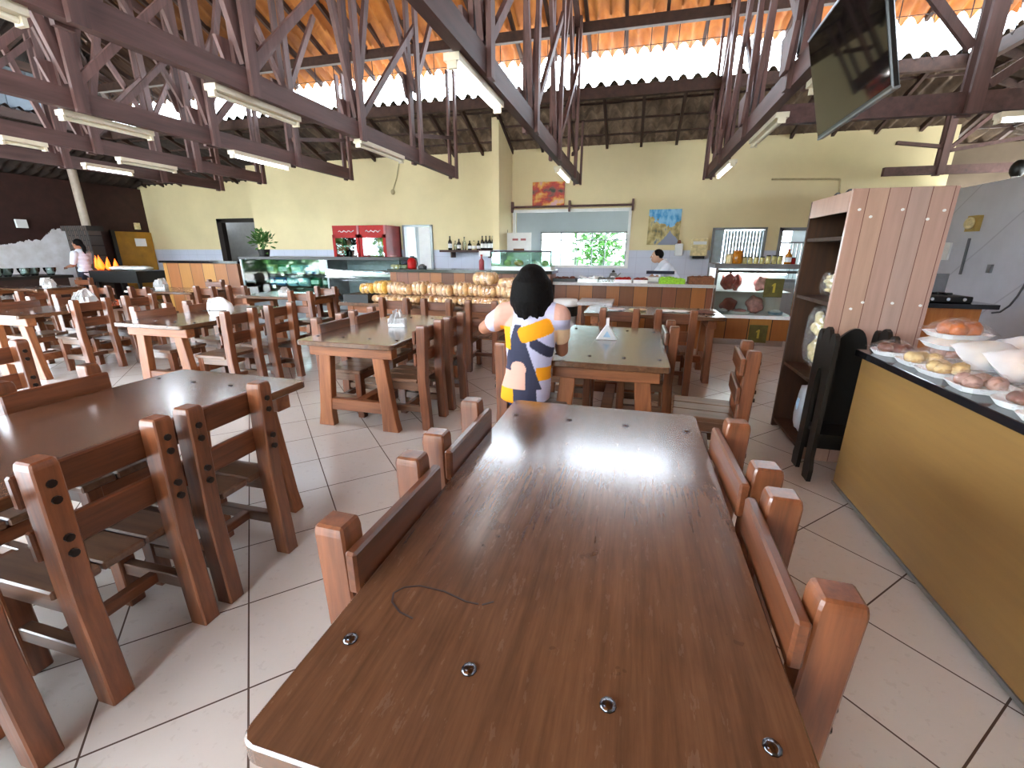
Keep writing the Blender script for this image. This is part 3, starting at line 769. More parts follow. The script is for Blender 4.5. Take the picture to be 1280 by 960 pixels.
C2 = place_table(-4.99, -4.12, 3.16, 4.7, 'table with a domed white napkin holder, left of the table with crumpled napkins')
D2 = place_table(-7.30, -6.46, 3.2, 4.75, 'table with a square white napkin holder near the left edge')
A3 = place_table_x(-.55, 1.0, 5.2, 6.0, 'cross-wise table with two chairs before it, in front of the plank-faced food counter')
C3 = place_table_x(-6.15, -4.75, 5.7, 6.5, 'cross-wise table in front of the blue display of the glass counter')
D3 = place_table_x(-8.85, -7.3, 5.9, 6.7, 'cross-wise table in front of the orange plank bar')
E2 = place_table(-9.6, -8.76, 3.3, 4.85, 'table at the far left edge, left of the one with the square napkin holder')
E3 = place_table_x(-12.1, -10.55, 5.6, 6.4, 'far cross-wise table in front of the flaming grill')

g = 'chairs at the nearest table'
chair(-.583 + .21, .87, LEFT_OF, 'chair tucked in at the left side of the nearest table, closer one', True, g)
chair(-.583 + .21, 1.385, LEFT_OF, 'chair tucked in at the left side of the nearest table, second one', True, g)
chair(.385 - .21, .925, RIGHT_OF, 'chair tucked in at the right side of the nearest table, closer one', True, g)
chair(.385 - .21, 1.405, RIGHT_OF, 'chair tucked in at the right side of the nearest table, second one', True, g)
g = 'chairs at the left foreground table'
chair(-1.60 - .21, .895, RIGHT_OF, 'big chair seen from behind in the left foreground, slats and bolts showing', True, g, .5)
chair(-1.60 - .21, 1.35, RIGHT_OF, 'chair seen from behind at the far corner of the left foreground table', True, g, .5)
chair(-1.60 - .21, .36, RIGHT_OF, 'chair of which only one foot shows at the bottom left corner', True, g, .5)
chair(-2.69 + .21, 1.37, LEFT_OF, 'chair across the left foreground table, its top slat above the table edge', True, g)
chair(-2.69 + .21, .84, LEFT_OF, 'chair across the left foreground table, nearer the left edge of the view', True, g)
g = 'chairs at the table with crumpled napkins'
chair(-2.66 + .21, 3.42, LEFT_OF, 'near chair on the left of the table with crumpled napkins', False, g)
chair(-2.66 + .21, 3.96, LEFT_OF, 'farther chair on the left of the table with crumpled napkins', False, g)
chair(-1.60 - .21, 3.30, RIGHT_OF, 'near chair on the right of the table with crumpled napkins', False, g)
chair(-1.60 - .21, 3.82, RIGHT_OF, 'farther chair on the right of the table with crumpled napkins', False, g)
g = 'chairs around the table of the seated woman'
chair(-.80 + .21, 2.86, LEFT_OF, 'chair the woman in the patterned blouse sits on', True, g, .5)
chair(-.70 + .21, 3.85, LEFT_OF, 'chair past the woman, on the left of her table', False, g)
chair(.735 - .21, 3.02, 84, 'chair pulled out to the right of the triangular napkin holder table, seat showing', True, g, .5)
chair(.33 - .21, 3.80, RIGHT_OF, 'chair tucked in at the right side of the triangular napkin holder table', False, g)
g = 'chairs at the table with the domed napkin holder'
chair(-5.04 + .21, 3.60, LEFT_OF, 'near chair on the left of the domed napkin holder table', False, g)
chair(-5.04 + .21, 4.18, LEFT_OF, 'farther chair on the left of the domed napkin holder table', False, g)
chair(-3.80 - .21, 3.53, RIGHT_OF, 'near chair on the right of the domed napkin holder table', False, g)
chair(-3.80 - .21, 4.08, RIGHT_OF, 'farther chair on the right of the domed napkin holder table', False, g)
g = 'chairs beyond the left foreground table'
chair(-3.93 - .16, 1.72, RIGHT_OF, 'chair by the left edge with a bright orange post and two bolts', True, g)
g = 'chairs at the square napkin holder table'
chair(-6.36 - .21, 3.85, RIGHT_OF, 'chair on the right of the square napkin holder table, back turned to us', False, g)
chair(-6.36 - .21, 4.42, RIGHT_OF, 'second chair on the right of the square napkin holder table', False, g)
chair(-7.42 + .21, 3.7, LEFT_OF, 'near chair on the far side of the square napkin holder table', False, g)
chair(-7.42 + .21, 4.3, LEFT_OF, 'farther chair on the far side of the square napkin holder table', False, g)
g = 'chairs in front of the bread packs'
for u, nm in ((490, 'leftmost'), (551, 'middle'), (611, 'rightmost')):
    p = at_z(u, 373, .88); chair(p.x, 5.0 + .21, NEAR_OF, nm + ' of three chairs standing before the row of bread packs', False, g)
g = 'chairs in front of the food counter'
p = at_z(775, 385, .88); chair(p.x, 4.72 + .21, NEAR_OF, 'chair seen from behind past the triangular napkin holder, left of two', False, g)
p = at_z(845, 387, .88); chair(p.x, 4.72 + .21, NEAR_OF, 'chair seen from behind past the pulled-out chair, right of two', False, g)
g = 'chairs before the glass counter'
for u, v, nm in ((375, 364, 'chair with its back to us, right of the napkins on the far cross-wise table'), (407, 358, 'chair with its back to us, below the green packs of the glass counter'),
                 (255, 358, 'chair with its back to us, below the right end of the orange plank bar'), (295, 357, 'chair with its back to us, below the blue packs of the glass counter')):
    p = at_z(u, v, .88); chair(p.x, p.y + .21, NEAR_OF, nm, False, g)
g = 'chairs in the far left corner'
for x, y, r, nm in ((-8.6, 5.62, NEAR_OF, 'chair with its back to us at the table before the orange plank bar, left one'), (-7.75, 5.62, NEAR_OF, 'chair with its back to us at the table before the orange plank bar, right one'),
                    (-8.2, 7.0, FAR_OF, 'chair facing us across the table before the orange plank bar'),
                    (-8.64 - .1, 3.9, RIGHT_OF, 'near chair on the right of the far left edge table'), (-8.64 - .1, 4.5, RIGHT_OF, 'farther chair on the right of the far left edge table'),
                    (-9.6, 3.8, LEFT_OF, 'near chair on the left of the far left edge table'), (-9.6, 4.4, LEFT_OF, 'farther chair on the left of the far left edge table'),
                    (-11.8, 5.35, NEAR_OF, 'chair with its back to us before the flaming grill, left one'), (-11.0, 5.35, NEAR_OF, 'chair with its back to us before the flaming grill, right one'),
                    (-11.4, 6.7, FAR_OF, 'chair facing us between the far table and the flaming grill')):
    chair(x, y, r, nm, False, g)

# ================================================================== RIGHT-HAND SIDE
# long serving counter with the pastries
t = thing('serving_counter', 'long beige counter with a black stone top on the right, loaded with packed pastries', 'counter', (1.65, 1.6, 0))
MB().box(1.325, 1.98, .0, 2.955, .045, .862).build('body', M['lam'], t, world=True)
MB().box(1.295, 2.02, -.02, 2.985, .862, .90).build('stone_top', M['blackstone'], t, world=True, bevel=.003)
MB().box(1.318, 1.98, .0, 2.96, .03, .05).build('metal_strip', M['galv'], t, world=True)
for yy in (.3, 1.47, 2.85):
    for xx in (1.37, 1.93): MB().cyl((xx, yy, 0), (xx, yy, .035), .022, .017, 10).build('foot', M['chrome'], t, world=True)

# open shelving unit: end panel of boards faces the camera, opening faces the room
t = thing('shelving_unit', 'tall wooden shelving unit with a pale board end panel, behind the pastry counter', 'shelf', (1.55, 3.7, 0))
MB().box(1.25, 1.79, 3.36, 3.385, 0, 1.82).build('end_panel', M['panel'], t, world=True, bevel=.003)
for (u, v) in [(1074, 262), (1128, 262), (1180, 263), (1088, 271), (1159, 274), (1078, 378), (1115, 379), (1150, 382), (1063, 386)]:
    p = at_y(u, v, 3.36); MB().cyl((p.x, 3.352, p.z), (p.x, 3.362, p.z), .008, n=8).build('screw', M['white'], t, world=True)  # white heads stand in for the glint on the screws
MB().box(1.25, 1.79, 4.03, 4.055, 0, 1.81).build('far_panel', M['shelfw'], t, world=True, bevel=.003)
MB().box(1.765, 1.79, 3.385, 4.03, 0, 1.81).build('back_panel', M['shelfw'], t, world=True)
MB().box(1.27, 1.765, 3.385, 4.03, 1.785, 1.808).build('top_board', M['shelfw'], t, world=True)
MB().box(1.25, 1.27, 3.385, 4.03, 1.69, 1.81).build('header_board', M['panel'], t, world=True)
for z in (.05, .55, 1.10, 1.52): MB().box(1.26, 1.765, 3.385, 4.03, z, z + .024).build('shelf_board', M['shelfw'], t, world=True)
t = solo(MB().tube([Vector((1.30 + .0 * a, 3.5 + .03 * a, 1.822 + .012 * sin(a))) for a in range(12)], .006), 'cable', M['wire'], 'loose dark cable lying on top of the wooden shelving unit', 'cable')

def bag(name, mat, wrap, label, cat, base, size, rz=0, lean=0.0, group=None, n=7, seed=1, contents='contents'):
    """filled plastic bag: lumpy contents with a puffy film over them"""
    t = thing(name, label, cat, base, rz, group); rnd = random.Random(seed)
    q_ = .62 if n < 10 else .36; R = Matrix.Rotation(lean, 3, 'X'); mb = MB(); sx, sy, sz = [q / 2 for q in size]
    for k in range(n):
        c = Vector((rnd.uniform(-.5, .5) * sx, rnd.uniform(-.4, .4) * sy, sz * (.35 + 1.3 * (k + .5) / n)))
        mb.ell(R @ c, (sx * q_, sy * q_, sz * (.42 if n < 10 else .16)), nu=10, nv=6)
    mb.build(contents, mat, t, smooth=True)
    mb = MB(); w = lambda v: 1 + .06 * sin(9 * v.x + 5 * v.z) * cos(7 * v.y + seed)
    mb.ell(R @ Vector((0, 0, sz)), (sx * 1.05, sy * 1.05, sz * 1.0), R, 20, 12, f=lambda v: w(v) * (abs(v.x) ** 4 + abs(v.y) ** 4 + abs(v.z) ** 4) ** -.25 * .93)
    mb.build('wrapper', wrap, t, smooth=True); return t
bag('snack_bag', M['cream'], M['film'], 'tall clear bag of pale snacks on a shelf of the wooden unit', 'bag', (1.40, 3.80, .575), (.16, .22, .50), .1, -.05, seed=4, n=34)
bag('snack_bag', M['cream'], M['film'], 'small clear snack bag on the upper shelf of the wooden unit', 'bag', (1.42, 3.78, 1.125), (.16, .20, .20), .1, 0, seed=5, n=22)
bag('foil_bag', M['bluel'], M['filmw'], 'shiny blue and silver bag on the bottom shelf of the wooden unit', 'bag', (1.38, 3.72, .075), (.14, .16, .40), 0, 0, seed=6, n=4)

# black stand with scalloped edge
def scallop_poly(w, h):
    pts = [(0, 0), (.30 * w, 0), (.32 * w, .06), (.34 * w, .34 * h)]
    for k in range(9): a = pi - pi * k / 8; pts.append((.5 * w + .16 * w * cos(a), .60 * h + .14 * h * sin(a)))
    pts += [(.66 * w, .34 * h), (.68 * w, .06), (.70 * w, 0), (w, 0), (w * 1.02, .08), (.95 * w, .16), (.95 * w, .80 * h)]
    for cx, r in ((.84, .12), (.52, .20), (.18, .14)):
        for k in range(7): a = pi * k / 6; pts.append(((cx + r * cos(a)) * w, .90 * h + .10 * h * sin(a) * (1.0 if cx == .52 else .75)))
    pts += [(.05 * w, .80 * h), (.05 * w, .16), (-.02 * w, .08)]
    return pts
t = thing('plant_stand', 'black wooden stand with scalloped edges beside the end of the pastry counter', 'stand', (1.37, 3.14, 0))
mx = Matrix(((0, 0, 1, 0), (1, 0, 0, 0), (0, 1, 0, 0), (0, 0, 0, 1)))
MB().prism(scallop_poly(.30, 1.0), .025, Matrix.Translation((1.195, 3.0, 0)) @ mx).build('side_board', M['black'], t, world=True)
MB().prism(scallop_poly(.30, 1.0), .025, Matrix.Translation((1.50, 3.0, 0)) @ mx).build('side_board', M['black'], t, world=True)
sc = [(0, .12)] + [(.30, .12), (.30, .76)] + [(.15 + .15 * cos(a) * .9, .80 + .13 * abs(sin(a * 1.5)) + .05 * sin(a)) for a in [pi * k / 18 for k in range(19)]] + [(0, .76)]
MB().prism(sc, .022, Matrix.Translation((1.21, 3.30, 0)) @ Matrix(((1, 0, 0, 0), (0, 0, 1, 0), (0, 1, 0, 0), (0, 0, 0, 1)))).build('back_board', M['black'], t, world=True)
MB().box(1.22, 1.50, 3.03, 3.27, .30, .325).build('shelf_board', M['black'], t, world=True)

# television hung from the truss
t = thing('television', 'black flat television hanging tilted from the roof truss at the upper right', 'television', (1.0, 3.0, 2.15), 0)
B0 = at_z(1022, 175, 2.14); N0 = at_z(1105, 118, 2.14); e = (N0 - B0).normalized(); N0 = B0 + e * .98
TB = None; best = 9
for k in range(3000):
    p = EYE + ray(1010, 52) * (2 + k * .001); c = abs((p - B0).dot(e))
    if c < best: best = c; TB = p
upv = (TB - B0); hgt = upv.length; upv.normalize(); nrm = e.cross(upv).normalized()
if nrm.x > 0: nrm = -nrm
def tvbox(a0, a1, b0, b1, d0, d1):
    mb = MB(); vs = [B0 + e * a + upv * b + nrm * d for d in (d0, d1) for b in (b0, b1) for a in (a0, a1)]
    mb._add(vs, [(0, 2, 3, 1), (4, 5, 7, 6), (0, 1, 5, 4), (2, 6, 7, 3), (0, 4, 6, 2), (1, 3, 7, 5)]); return mb
tvbox(0, .98, 0, hgt, -.03, 0).build('casing', plain('tv_black', '0b0b0c', .3), t, world=True, bevel=.006)
tvbox(.012, .968, .02, hgt - .012, -.001, .0015).build('screen', plain('dark_screen', '08090b', .045, 0, .02), t, world=True)
tvbox(.0, .98, -.004, .006, -.03, .002).build('trim_edge', M['galv'], t, world=True)
tvbox(.0, .98, hgt - .005, hgt + .004, -.045, .002).build('top_edge', M['galv'], t, world=True)
mid = B0 + e * .49 + upv * (hgt * .5) - nrm * .03
MB().beam(mid, mid - nrm * .10 + Vector((0, 0, .05)), .2, .16).build('mount_plate', M['galv'], t, world=True)
MB().cyl(mid - nrm * .08 + Vector((0, 0, .02)), (mid.x + .05, mid.y, CH + .02), .02).build('hanger_pole', M['galv'], t, world=True)

# low stove counter along the grey wall
t = thing('stove_counter', 'small wooden counter with a black top against the grey right wall', 'counter', (3.35, 6.35, 0))
MB().box(2.4, 3.72, 6.05, 6.7, 0, .85).build('body', wood('orange_boards', '9a5526', 'bf7a3c', 2, .45), t, world=True)
MB().box(2.35, 3.84, 6.0, 6.75, .85, .90).build('stone_top', M['blackstone'], t, world=True)
t = thing('gas_stove', 'low two-burner gas stove with a raised steel lid on the small counter', 'stove', (3.34, 6.35, .90))
MB().box(3.02, 3.66, 6.12, 6.62, .90, .97).build('body', M['black'], t, world=True, bevel=.01)
MB().box(3.04, 3.64, 6.60, 6.62, .97, 1.20).build('lid', M['galv'], t, world=True)
for xx in (3.20, 3.48):
    b = MB()
    for a in range(4): b.beam((xx - .1 * cos(a * pi / 4), 6.36 - .1 * sin(a * pi / 4), .985), (xx + .1 * cos(a * pi / 4), 6.36 + .1 * sin(a * pi / 4), .985), .012, .02)
    b.build('burner_grate', M['black'], t, world=True)
for k in range(4): MB().cyl((3.12 + .15 * k, 6.12, .94), (3.12 + .15 * k, 6.10, .94), .018).build('knob', M['steel'], t, world=True)
# fittings on the grey wall
t = thing('wall_lamp', 'small yellowish bulkhead lamp on the grey wall above a conduit', 'lamp', (4.95, 8.9, 1.86))
p = at_x(1218, 279, 4.97)
MB().box(4.93, 5.0, p.y - .11, p.y + .11, p.z - .12, p.z + .11).build('case', plain('yellow_case', 'b79c56', .5), t, world=True)
MB().ell((4.91, p.y, p.z), (.06, .09, .09)).build('shade', M['cream'], t, world=True, smooth=True)
a, b = at_x(1212, 298, 4.985), at_x(1200, 343, 4.985)
solo(MB().cyl(a, b, .018), 'conduit_pipe', M['cable'], 'thin grey conduit running down the grey wall below the bulkhead lamp', 'pipe')
p = at_x(1183, 314, 4.98); solo(MB().box(4.97, 5.0, p.y - .07, p.y + .07, p.z - .14, p.z + .14), 'switch_plate', M['white'], 'white switch plate on the grey wall beside the board panel', 'switch')
p = at_x(1237, 336, 4.985); solo(MB().box(4.97, 5.0, p.y - .04, p.y + .04, p.z - .06, p.z + .06), 'wall_socket', M['galv'], 'small grey socket on the grey wall to the right of the stove', 'socket')
pts = [at_x(u, v, 4.985) for u, v in ((1300, 360), (1283, 352), (1272, 370), (1262, 382), (1250, 390), (1240, 391))]
solo(MB().tube(pts, .012), 'hanging_cable', M['cable'], 'thin cable drooping along the grey wall right of the stove counter', 'cable')
t = thing('flood_lamp', 'small black lamp with a white face on top of the grey wall', 'lamp', (5.05, 8.35, 2.44))
MB().ell((5.05, 8.35, 2.56), (.09, .09, .12)).build('head', M['black'], t, world=True, smooth=True)
MB().cyl((5.05, 8.35, 2.44), (5.05, 8.35, 2.50), .05).build('base', M['white'], t, world=True)

# ================================================================== BACK COUNTERS
t = thing('food_counter', 'brown plank counter with a pale stone top, under the street painting', 'counter', (0, 7.5, 0))
MB().box(-1.24, 1.14, 7.2, 7.85, 0, .93).build('body', M['planks'], t, world=True)
MB().box(-1.27, 1.16, 7.14, 7.9, .93, .975).build('stone_top', M['stone'], t, world=True, bevel=.003)
t = thing('plank_bar', 'taller bar faced with brown planks and a black top, behind the bread packs', 'counter', (-2.5, 7.3, 0))
MB().box(-4.1, -1.28, 7.0, 7.5, 0, 1.10).build('body', M['planks'], t, world=True)
MB().box(-4.12, -1.25, 6.95, 7.55, 1.10, 1.15).build('stone_top', M['blackstone'], t, world=True)
t = thing('plank_bar', 'bar faced with orange planks and a dark top, in front of the dark doorway', 'counter', (-9.1, 8.0, 0))
MB().box(-10.2, -8.15, 7.75, 8.3, 0, 1.18).build('body', M['planksy'], t, world=True)
MB().box(-10.25, -8.08, 7.7, 8.35, 1.18, 1.23).build('stone_top', M['blackstone'], t, world=True)

# glass display counter, two bays
t = thing('glass_display_counter', 'long glass display counter with a dark top shelf, stocked with blue and green packs', 'display case', (-6.0, 7.7, 0))
G0, G1, GM = -7.75, -4.14, -5.7
MB().box(G0, G1, 7.45, 8.1, 0, .50).build('base', M['galv'], t, world=True)
MB().box(G0, G1, 7.42, 8.1, 1.28, 1.33).build('top_shelf', M['black'], t, world=True)
MB().box(G0, G0 + .04, 7.45, 8.1, .5, 1.28).build('end_panel', M['galv'], t, world=True)
MB().box(G0 + .04, GM, 7.50, 8.05, .98, 1.0).box(G0 + .04, GM, 7.50, 8.05, .74, .76).build('inner_shelf', M['black'], t, world=True)
MB().box(GM + .02, G1, 7.5, 8.05, .98, 1.02).build('inner_shelf', M['white'], t, world=True)
MB().box(G0 + .04, G1, 8.06, 8.09, .5, 1.28).build('back_panel', plain('case_interior', '7d8a8c', .4), t, world=True)
MB().box(G0 + .04, GM - .02, 7.452, 7.458, .5, 1.28).build('front_glass', M['glassg'], t, world=True)
mb = MB(); mb.grid(lambda a, b: Vector((GM + .02 + (G1 - GM - .03) * a, 7.44 - .10 * sin(pi * min(b, 1) * .9), .52 + .76 * b)), 1, 10); mb.build('curved_glass', M['glass'], t, world=True, smooth=True, normals=False)
MB().box(GM - .02, GM + .02, 7.44, 8.08, .5, 1.28).build('divider', M['galv'], t, world=True)
MB().box(G1 - .02, G1 + .01, 7.45, 8.08, .5, 1.28).build('end_glass', M['glassg'], t, world=True)
def pack(x, y, z, sx, sy, sz, mat, label, cat='pack', rz=0, g='packs in the glass display counter', name='food_pack'):
    t = thing(name, label, cat, (x, y, z), rz, g)
    MB().box(-sx / 2, sx / 2, -sy / 2, sy / 2, 0, sz).build('bag', M[mat], t, bevel=min(sx, sy, sz) * .3, seg=2, smooth=True)
    MB().box(-sx / 2 * .7, sx / 2 * .7, -sy / 2 - .002, -sy / 2 + .004, sz * .3, sz * .75).build('printed_band', M['white' if mat != 'white' else 'blue'], t)
    return t
k = 0
rows = [(.76, [('blue', 'blue'), ('blue', 'blue'), ('blue', 'blue'), ('bluel', 'pale blue'), ('bluel', 'pale blue'), ('greenp', 'green'), ('greenp', 'green')], 'lower shelf'),
        (1.0, [('greenp', 'green'), ('cream', 'cream'), ('greenp', 'green'), ('bluel', 'pale blue'), ('blue', 'blue'), ('cream', 'cream')], 'upper shelf')]
ordn = ['first', 'second', 'third', 'fourth', 'fifth', 'sixth', 'seventh', 'eighth', 'ninth', 'tenth', 'eleventh', 'twelfth', 'thirteenth', 'fourteenth', 'fifteenth', 'sixteenth']
for z, lst, nm in rows:
    for i, (m, cn) in enumerate(lst):
        w = 1.95 / len(lst)
        pack(G0 + .12 + w * (i + .5), 7.62, z, w * .86, .14, .17 if z < .9 else .18, m, f'{cn} pack on the {nm} of the glass counter, {ordn[i]} from the left')
for i in range(4):
    pack(-5.35 + .22 * i, 7.72, 1.02, .20, .22, .06, 'white', f'white tray in the curved glass bay, {ordn[i]} from the left', 'tray', g='white trays in the curved glass bay', name='food_tray')
for i in range(4):
    pack(-4.42 + .085 * i, 7.7, 1.02, .07, .12, .18, 'olive' if i % 2 else 'cream', f'upright yellowish box in the curved glass bay, {ordn[i]} from the left', 'box', g='yellowish boxes in the curved glass bay', name='food_box')
t = thing('bread_table', 'long dark low table stacked with bread packs, before the plank bar', 'table', (-2.7, 5.8, 0))
MB().box(-4.05, -1.40, 5.45, 6.25, .70, .745).build('table_top', M['top'], t, world=True)
for xx in (-3.9, -1.55):
    for yy in (5.55, 6.15): MB().box(xx - .045, xx + .045, yy - .045, yy + .045, 0, .70).build('leg', M['leg_t'], t, world=True)
MB().box(-3.95, -1.5, 5.52, 5.56, .6, .70).build('apron', M['bar_t'], t, world=True)

# refrigerated meat case
t = thing('meat_display_case', 'white lit meat case with jars on top, right of the plank food counter', 'display case', (1.8, 8.0, 0))
C0, C1, CY0, CY1 = 1.22, 2.38, 7.65, 8.35
MB().box(C0 + .06, C1 - .04, CY0 + .06, CY1, .0, .10).build('plinth', M['steel'], t, world=True)
MB().box(C0 + .03, C1, CY0 + .02, CY1, .10, .46).build('lower_front', M['planksy'], t, world=True)
MB().box(C0 - .0, C1 + .02, CY0 - .04, CY1, .44, .49).build('display_floor', M['white'], t, world=True)
MB().box(C0, C1, CY1 - .04, CY1, .49, 1.22).build('back_panel', M['white'], t, world=True)
for xx in (C0, C1 - .03): MB().box(xx, xx + .03, CY0, CY0 + .03, .49, 1.2).build('corner_post', M['steel'], t, world=True)
MB().box(C0 - .03, C1 + .02, CY0 - .03, CY1, 1.20, 1.265).build('top', M['galv'], t, world=True)
MB().box(C0 + .03, C1 - .03, CY0 + .02, CY0 + .05, 1.13, 1.17).build('dark_rail', M['black'], t, world=True)
MB().box(C0 + .03, C1 - .03, CY0 + .1, CY1 - .05, .83, .842).build('glass_shelf', M['white'], t, world=True)
MB().box(C0 + .03, C1 - .03, CY0 + .004, CY0 + .010, .49, 1.2).build('front_glass', M['glass'], t, world=True)
MB().cyl((C0 + .1, CY0 + .28, 1.12), (C1 - .1, CY0 + .28, 1.12), .018).build('lit_tube', M['tube_case'], t, world=True)
GOLD = plain('badge_gold', 'b8a23a', .5); OLV = plain('olive_badge', '5a5526', .5, 0, .3, 8)
for xx, zz in ((2.05, .92), (1.95, .2)):
    MB().box(xx - .13, xx + .13, CY0 - .052 if zz > .5 else CY0 - .0, CY0 - .044 if zz > .5 else CY0 + .018, zz - .14, zz + .14).build('badge', OLV, t, world=True, bevel=.003)
    MB().prism([(-.01, -.07), (.02, -.07), (.02, .07), (0, .07), (-.03, .04), (-.03, .025), (-.01, .03)], .004, Matrix.Translation((xx, (CY0 - .0525 if zz > .5 else CY0 - .0005), zz)) @ Matrix(((1, 0, 0, 0), (0, 0, -1, 0), (0, 1, 0, 0), (0, 0, 0, 1)))).build('badge_mark', GOLD, t, world=True)
# ================================================================== SMALL THINGS
def jar(x, y, z, r, h, mat, lid, label, g, name='jar'):
    t = thing(name, label, 'jar', (x, y, z), 0, g)
    MB().lathe([(r * .9, 0), (r, h * .08), (r, h * .72), (r * .8, h * .85), (r * .8, h * .88)], n=14).build('glass_body', M[mat], t, smooth=True)
    MB().lathe([(r * .86, h * .87), (r * .86, h), (r * .8, h * 1.01)], n=14).build('lid', M[lid], t, smooth=True)
    return t
def bottle(x, y, z, r, h, mat, cap, label, g, lab=True):
    t = thing('bottle', label, 'bottle', (x, y, z), 0, g)
    MB().lathe([(r, 0), (r, h * .55), (r * .9, h * .62), (r * .36, h * .76), (r * .32, h * .94)], n=14).build('glass_body', M[mat], t, smooth=True)
    MB().lathe([(r * .40, h * .93), (r * .40, h), (r * .35, h * 1.005)], n=10).build('cap', M[cap], t)
    if lab: MB().lathe([(r * 1.01, h * .14), (r * 1.015, h * .15), (r * 1.015, h * .44), (r * 1.01, h * .45)], n=14).build('label_band', M['paper'], t)
    return t
g = 'jars on the meat case'
jar(1.42, 7.85, 1.265, .055, .16, 'cream', 'white', 'pale jar with a white lid, leftmost on the meat case', g)
jar(1.53, 7.82, 1.265, .075, .20, 'amber', 'amber', 'big amber jar on the meat case', g)
for i in range(7):
    jar(1.64 + .082 * i, 7.83, 1.265, .036, .11 if i < 4 else .13, 'olive', 'lid', f'small pale jar with dark lid, {ordn[i]} after the big amber jar', g)
bottle(2.24, 7.84, 1.265, .05, .22, 'amber', 'red', 'amber bottle with a red cap at the right end of the meat case', g)
jar(2.32, 7.86, 1.265, .035, .10, 'red', 'lid', 'small red jar beside the amber bottle on the meat case', g)

def hunk(x, y, z, s, mat, label, hang=True):
    t = thing('meat_cut', label, 'meat', (x, y, z), 0, 'meat in the lit display case')
    rr = random.Random(label); a, b, c = rr.random() * 6, rr.random() * 6, rr.random() * 6
    MB().ell((0, 0, s[2]), s, None, 18, 12, f=lambda v: 1 + .16 * sin(5 * v.x + a) * sin(4 * v.z + b) + .1 * sin(9 * v.y + c)).build('flesh', M[mat], t, smooth=True)
    if hang: MB().cyl((0, 0, 2 * s[2] - .02), (0, 0, 2 * s[2] + .10), .006, n=6).build('hook', M['steel'], t)
    return t
hunk(1.47, 7.93, .86, (.11, .09, .13), 'meat', 'dark red meat hanging at the left of the lit display case', False)
hunk(1.58, 7.97, .85, (.08, .08, .14), 'meat', 'second dark red piece beside the left meat in the display case', False)
hunk(1.95, 7.93, .85, (.10, .09, .12), 'fat', 'pale pink meat on the glass shelf of the display case', False)
hunk(1.9, 7.9, .5, (.13, .1, .13), 'fat', 'large pale pink joint on the floor of the display case', False)
hunk(1.52, 7.95, .5, (.12, .09, .11), 'meat', 'dark red joint on the display floor under the hanging meat', False)
for x, y, w, lb in ((1.42, 7.80, .2, 'round metal dish at the left of the display floor'), (1.68, 7.85, .3, 'white meat tray in the middle of the display floor'), (2.2, 7.85, .22, 'pale blue tray at the right of the display floor')):
    t = thing('meat_tray', lb, 'tray', (x, y, .49), 0, 'trays in the lit display case')
    MB().lathe([(w * .42, 0), (w * .5, .04), (w * .47, .042), (w * .40, .008), (.01, .007)], n=20).build('dish', M['steel' if 'metal' in lb else ('bluel' if 'blue' in lb else 'foam')], t, smooth=False)
    MB().ell((0, 0, .045), (w * .33, w * .3, .03), f=lambda v: 1 + .15 * sin(7 * v.x + 4 * v.y)).build('filling', M['fat' if 'white' in lb else 'foam'], t, smooth=True)

# on the stone counter
z0 = .975
def dish(u, sz, mat, fill, label, cat='tray', round_=False, h=.05, y=7.35):
    p = at_y(u, 345, y); t = thing('food_tray', label, cat, (p.x, y, z0), 0, 'food on the stone counter')
    sx, sy = sz
    if round_: MB().lathe([(sx * .35, 0), (sx * .5, h), (sx * .48, h), (sx * .33, .006), (.01, .006)], n=22).build('dish', M[mat], t)
    else:
        mb = MB(); mb.box(-sx / 2, sx / 2, -sy / 2, sy / 2, 0, .008)
        for a in (-1, 1):
            mb.box(a * sx / 2 - .006, a * sx / 2 + .006, -sy / 2, sy / 2, 0, h); mb.box(-sx / 2, sx / 2, a * sy / 2 - .006, a * sy / 2 + .006, 0, h)
        mb.build('dish', M[mat], t)
    if fill:
        rr = random.Random(label); mb = MB()
        for k in range(26):
            mb.ell((rr.uniform(-.42, .42) * sx * (.7 if round_ else 1), rr.uniform(-.4, .4) * sy, h * .8 + rr.uniform(-.01, .02)), (.035, .03, .025), nu=8, nv=5)
        mb.build('filling', M[fill], t, smooth=True)['kind'] = 'stuff'
    return t
dish(707, (.36, .25), 'black', 'choc', 'dark tray of brown pastries at the left end of the stone counter')
dish(738, (.30, .25), 'steel', 'white', 'steel tray of cutlery and cups on the stone counter')
dish(758, (.24, .25), 'steel', 'galv', 'second steel tray on the stone counter, under the kitchen window')
dish(779, (.26, .25), 'foam', 'red', 'white tray of dark red food, right of the steel trays')
dish(801, (.20, .25), 'foam', 'meat', 'small white tray of reddish food next to the dark red one')
dish(840, (.36, .30), 'lime', 'lime', 'bright green salad tray on the stone counter', h=.07)
dish(876, (.34, .30), 'basket', 'basket', 'brown wicker basket at the right end of the stone counter', 'basket', h=.10)
for i, u in enumerate((727, 744, 752, 766)):
    p = at_y(u, 340, 7.55); t = thing('cup', f'small white cup behind the trays of the stone counter, {ordn[i]} from the left', 'cup', (p.x, 7.55, z0), 0, 'cups on the stone counter')
    MB().lathe([(.025, 0), (.033, .085), (.031, .085), (.023, .006), (.005, .006)], n=14).build('bowl', M['white'], t, smooth=True)
    MB().tube([Vector((.03 + .022 * sin(a), 0, .045 + .025 * cos(a))) for a in [pi * k / 6 for k in range(7)]], .004, 6).build('handle', M['white'], t)
p = at_y(767, 337, 7.7)
t = thing('kettle', 'small dark kettle behind the cups on the stone counter', 'kettle', (p.x, 7.7, z0))
MB().lathe([(.06, 0), (.075, .05), (.055, .12), (.02, .14)], n=16).build('body', M['galv'], t, smooth=True)
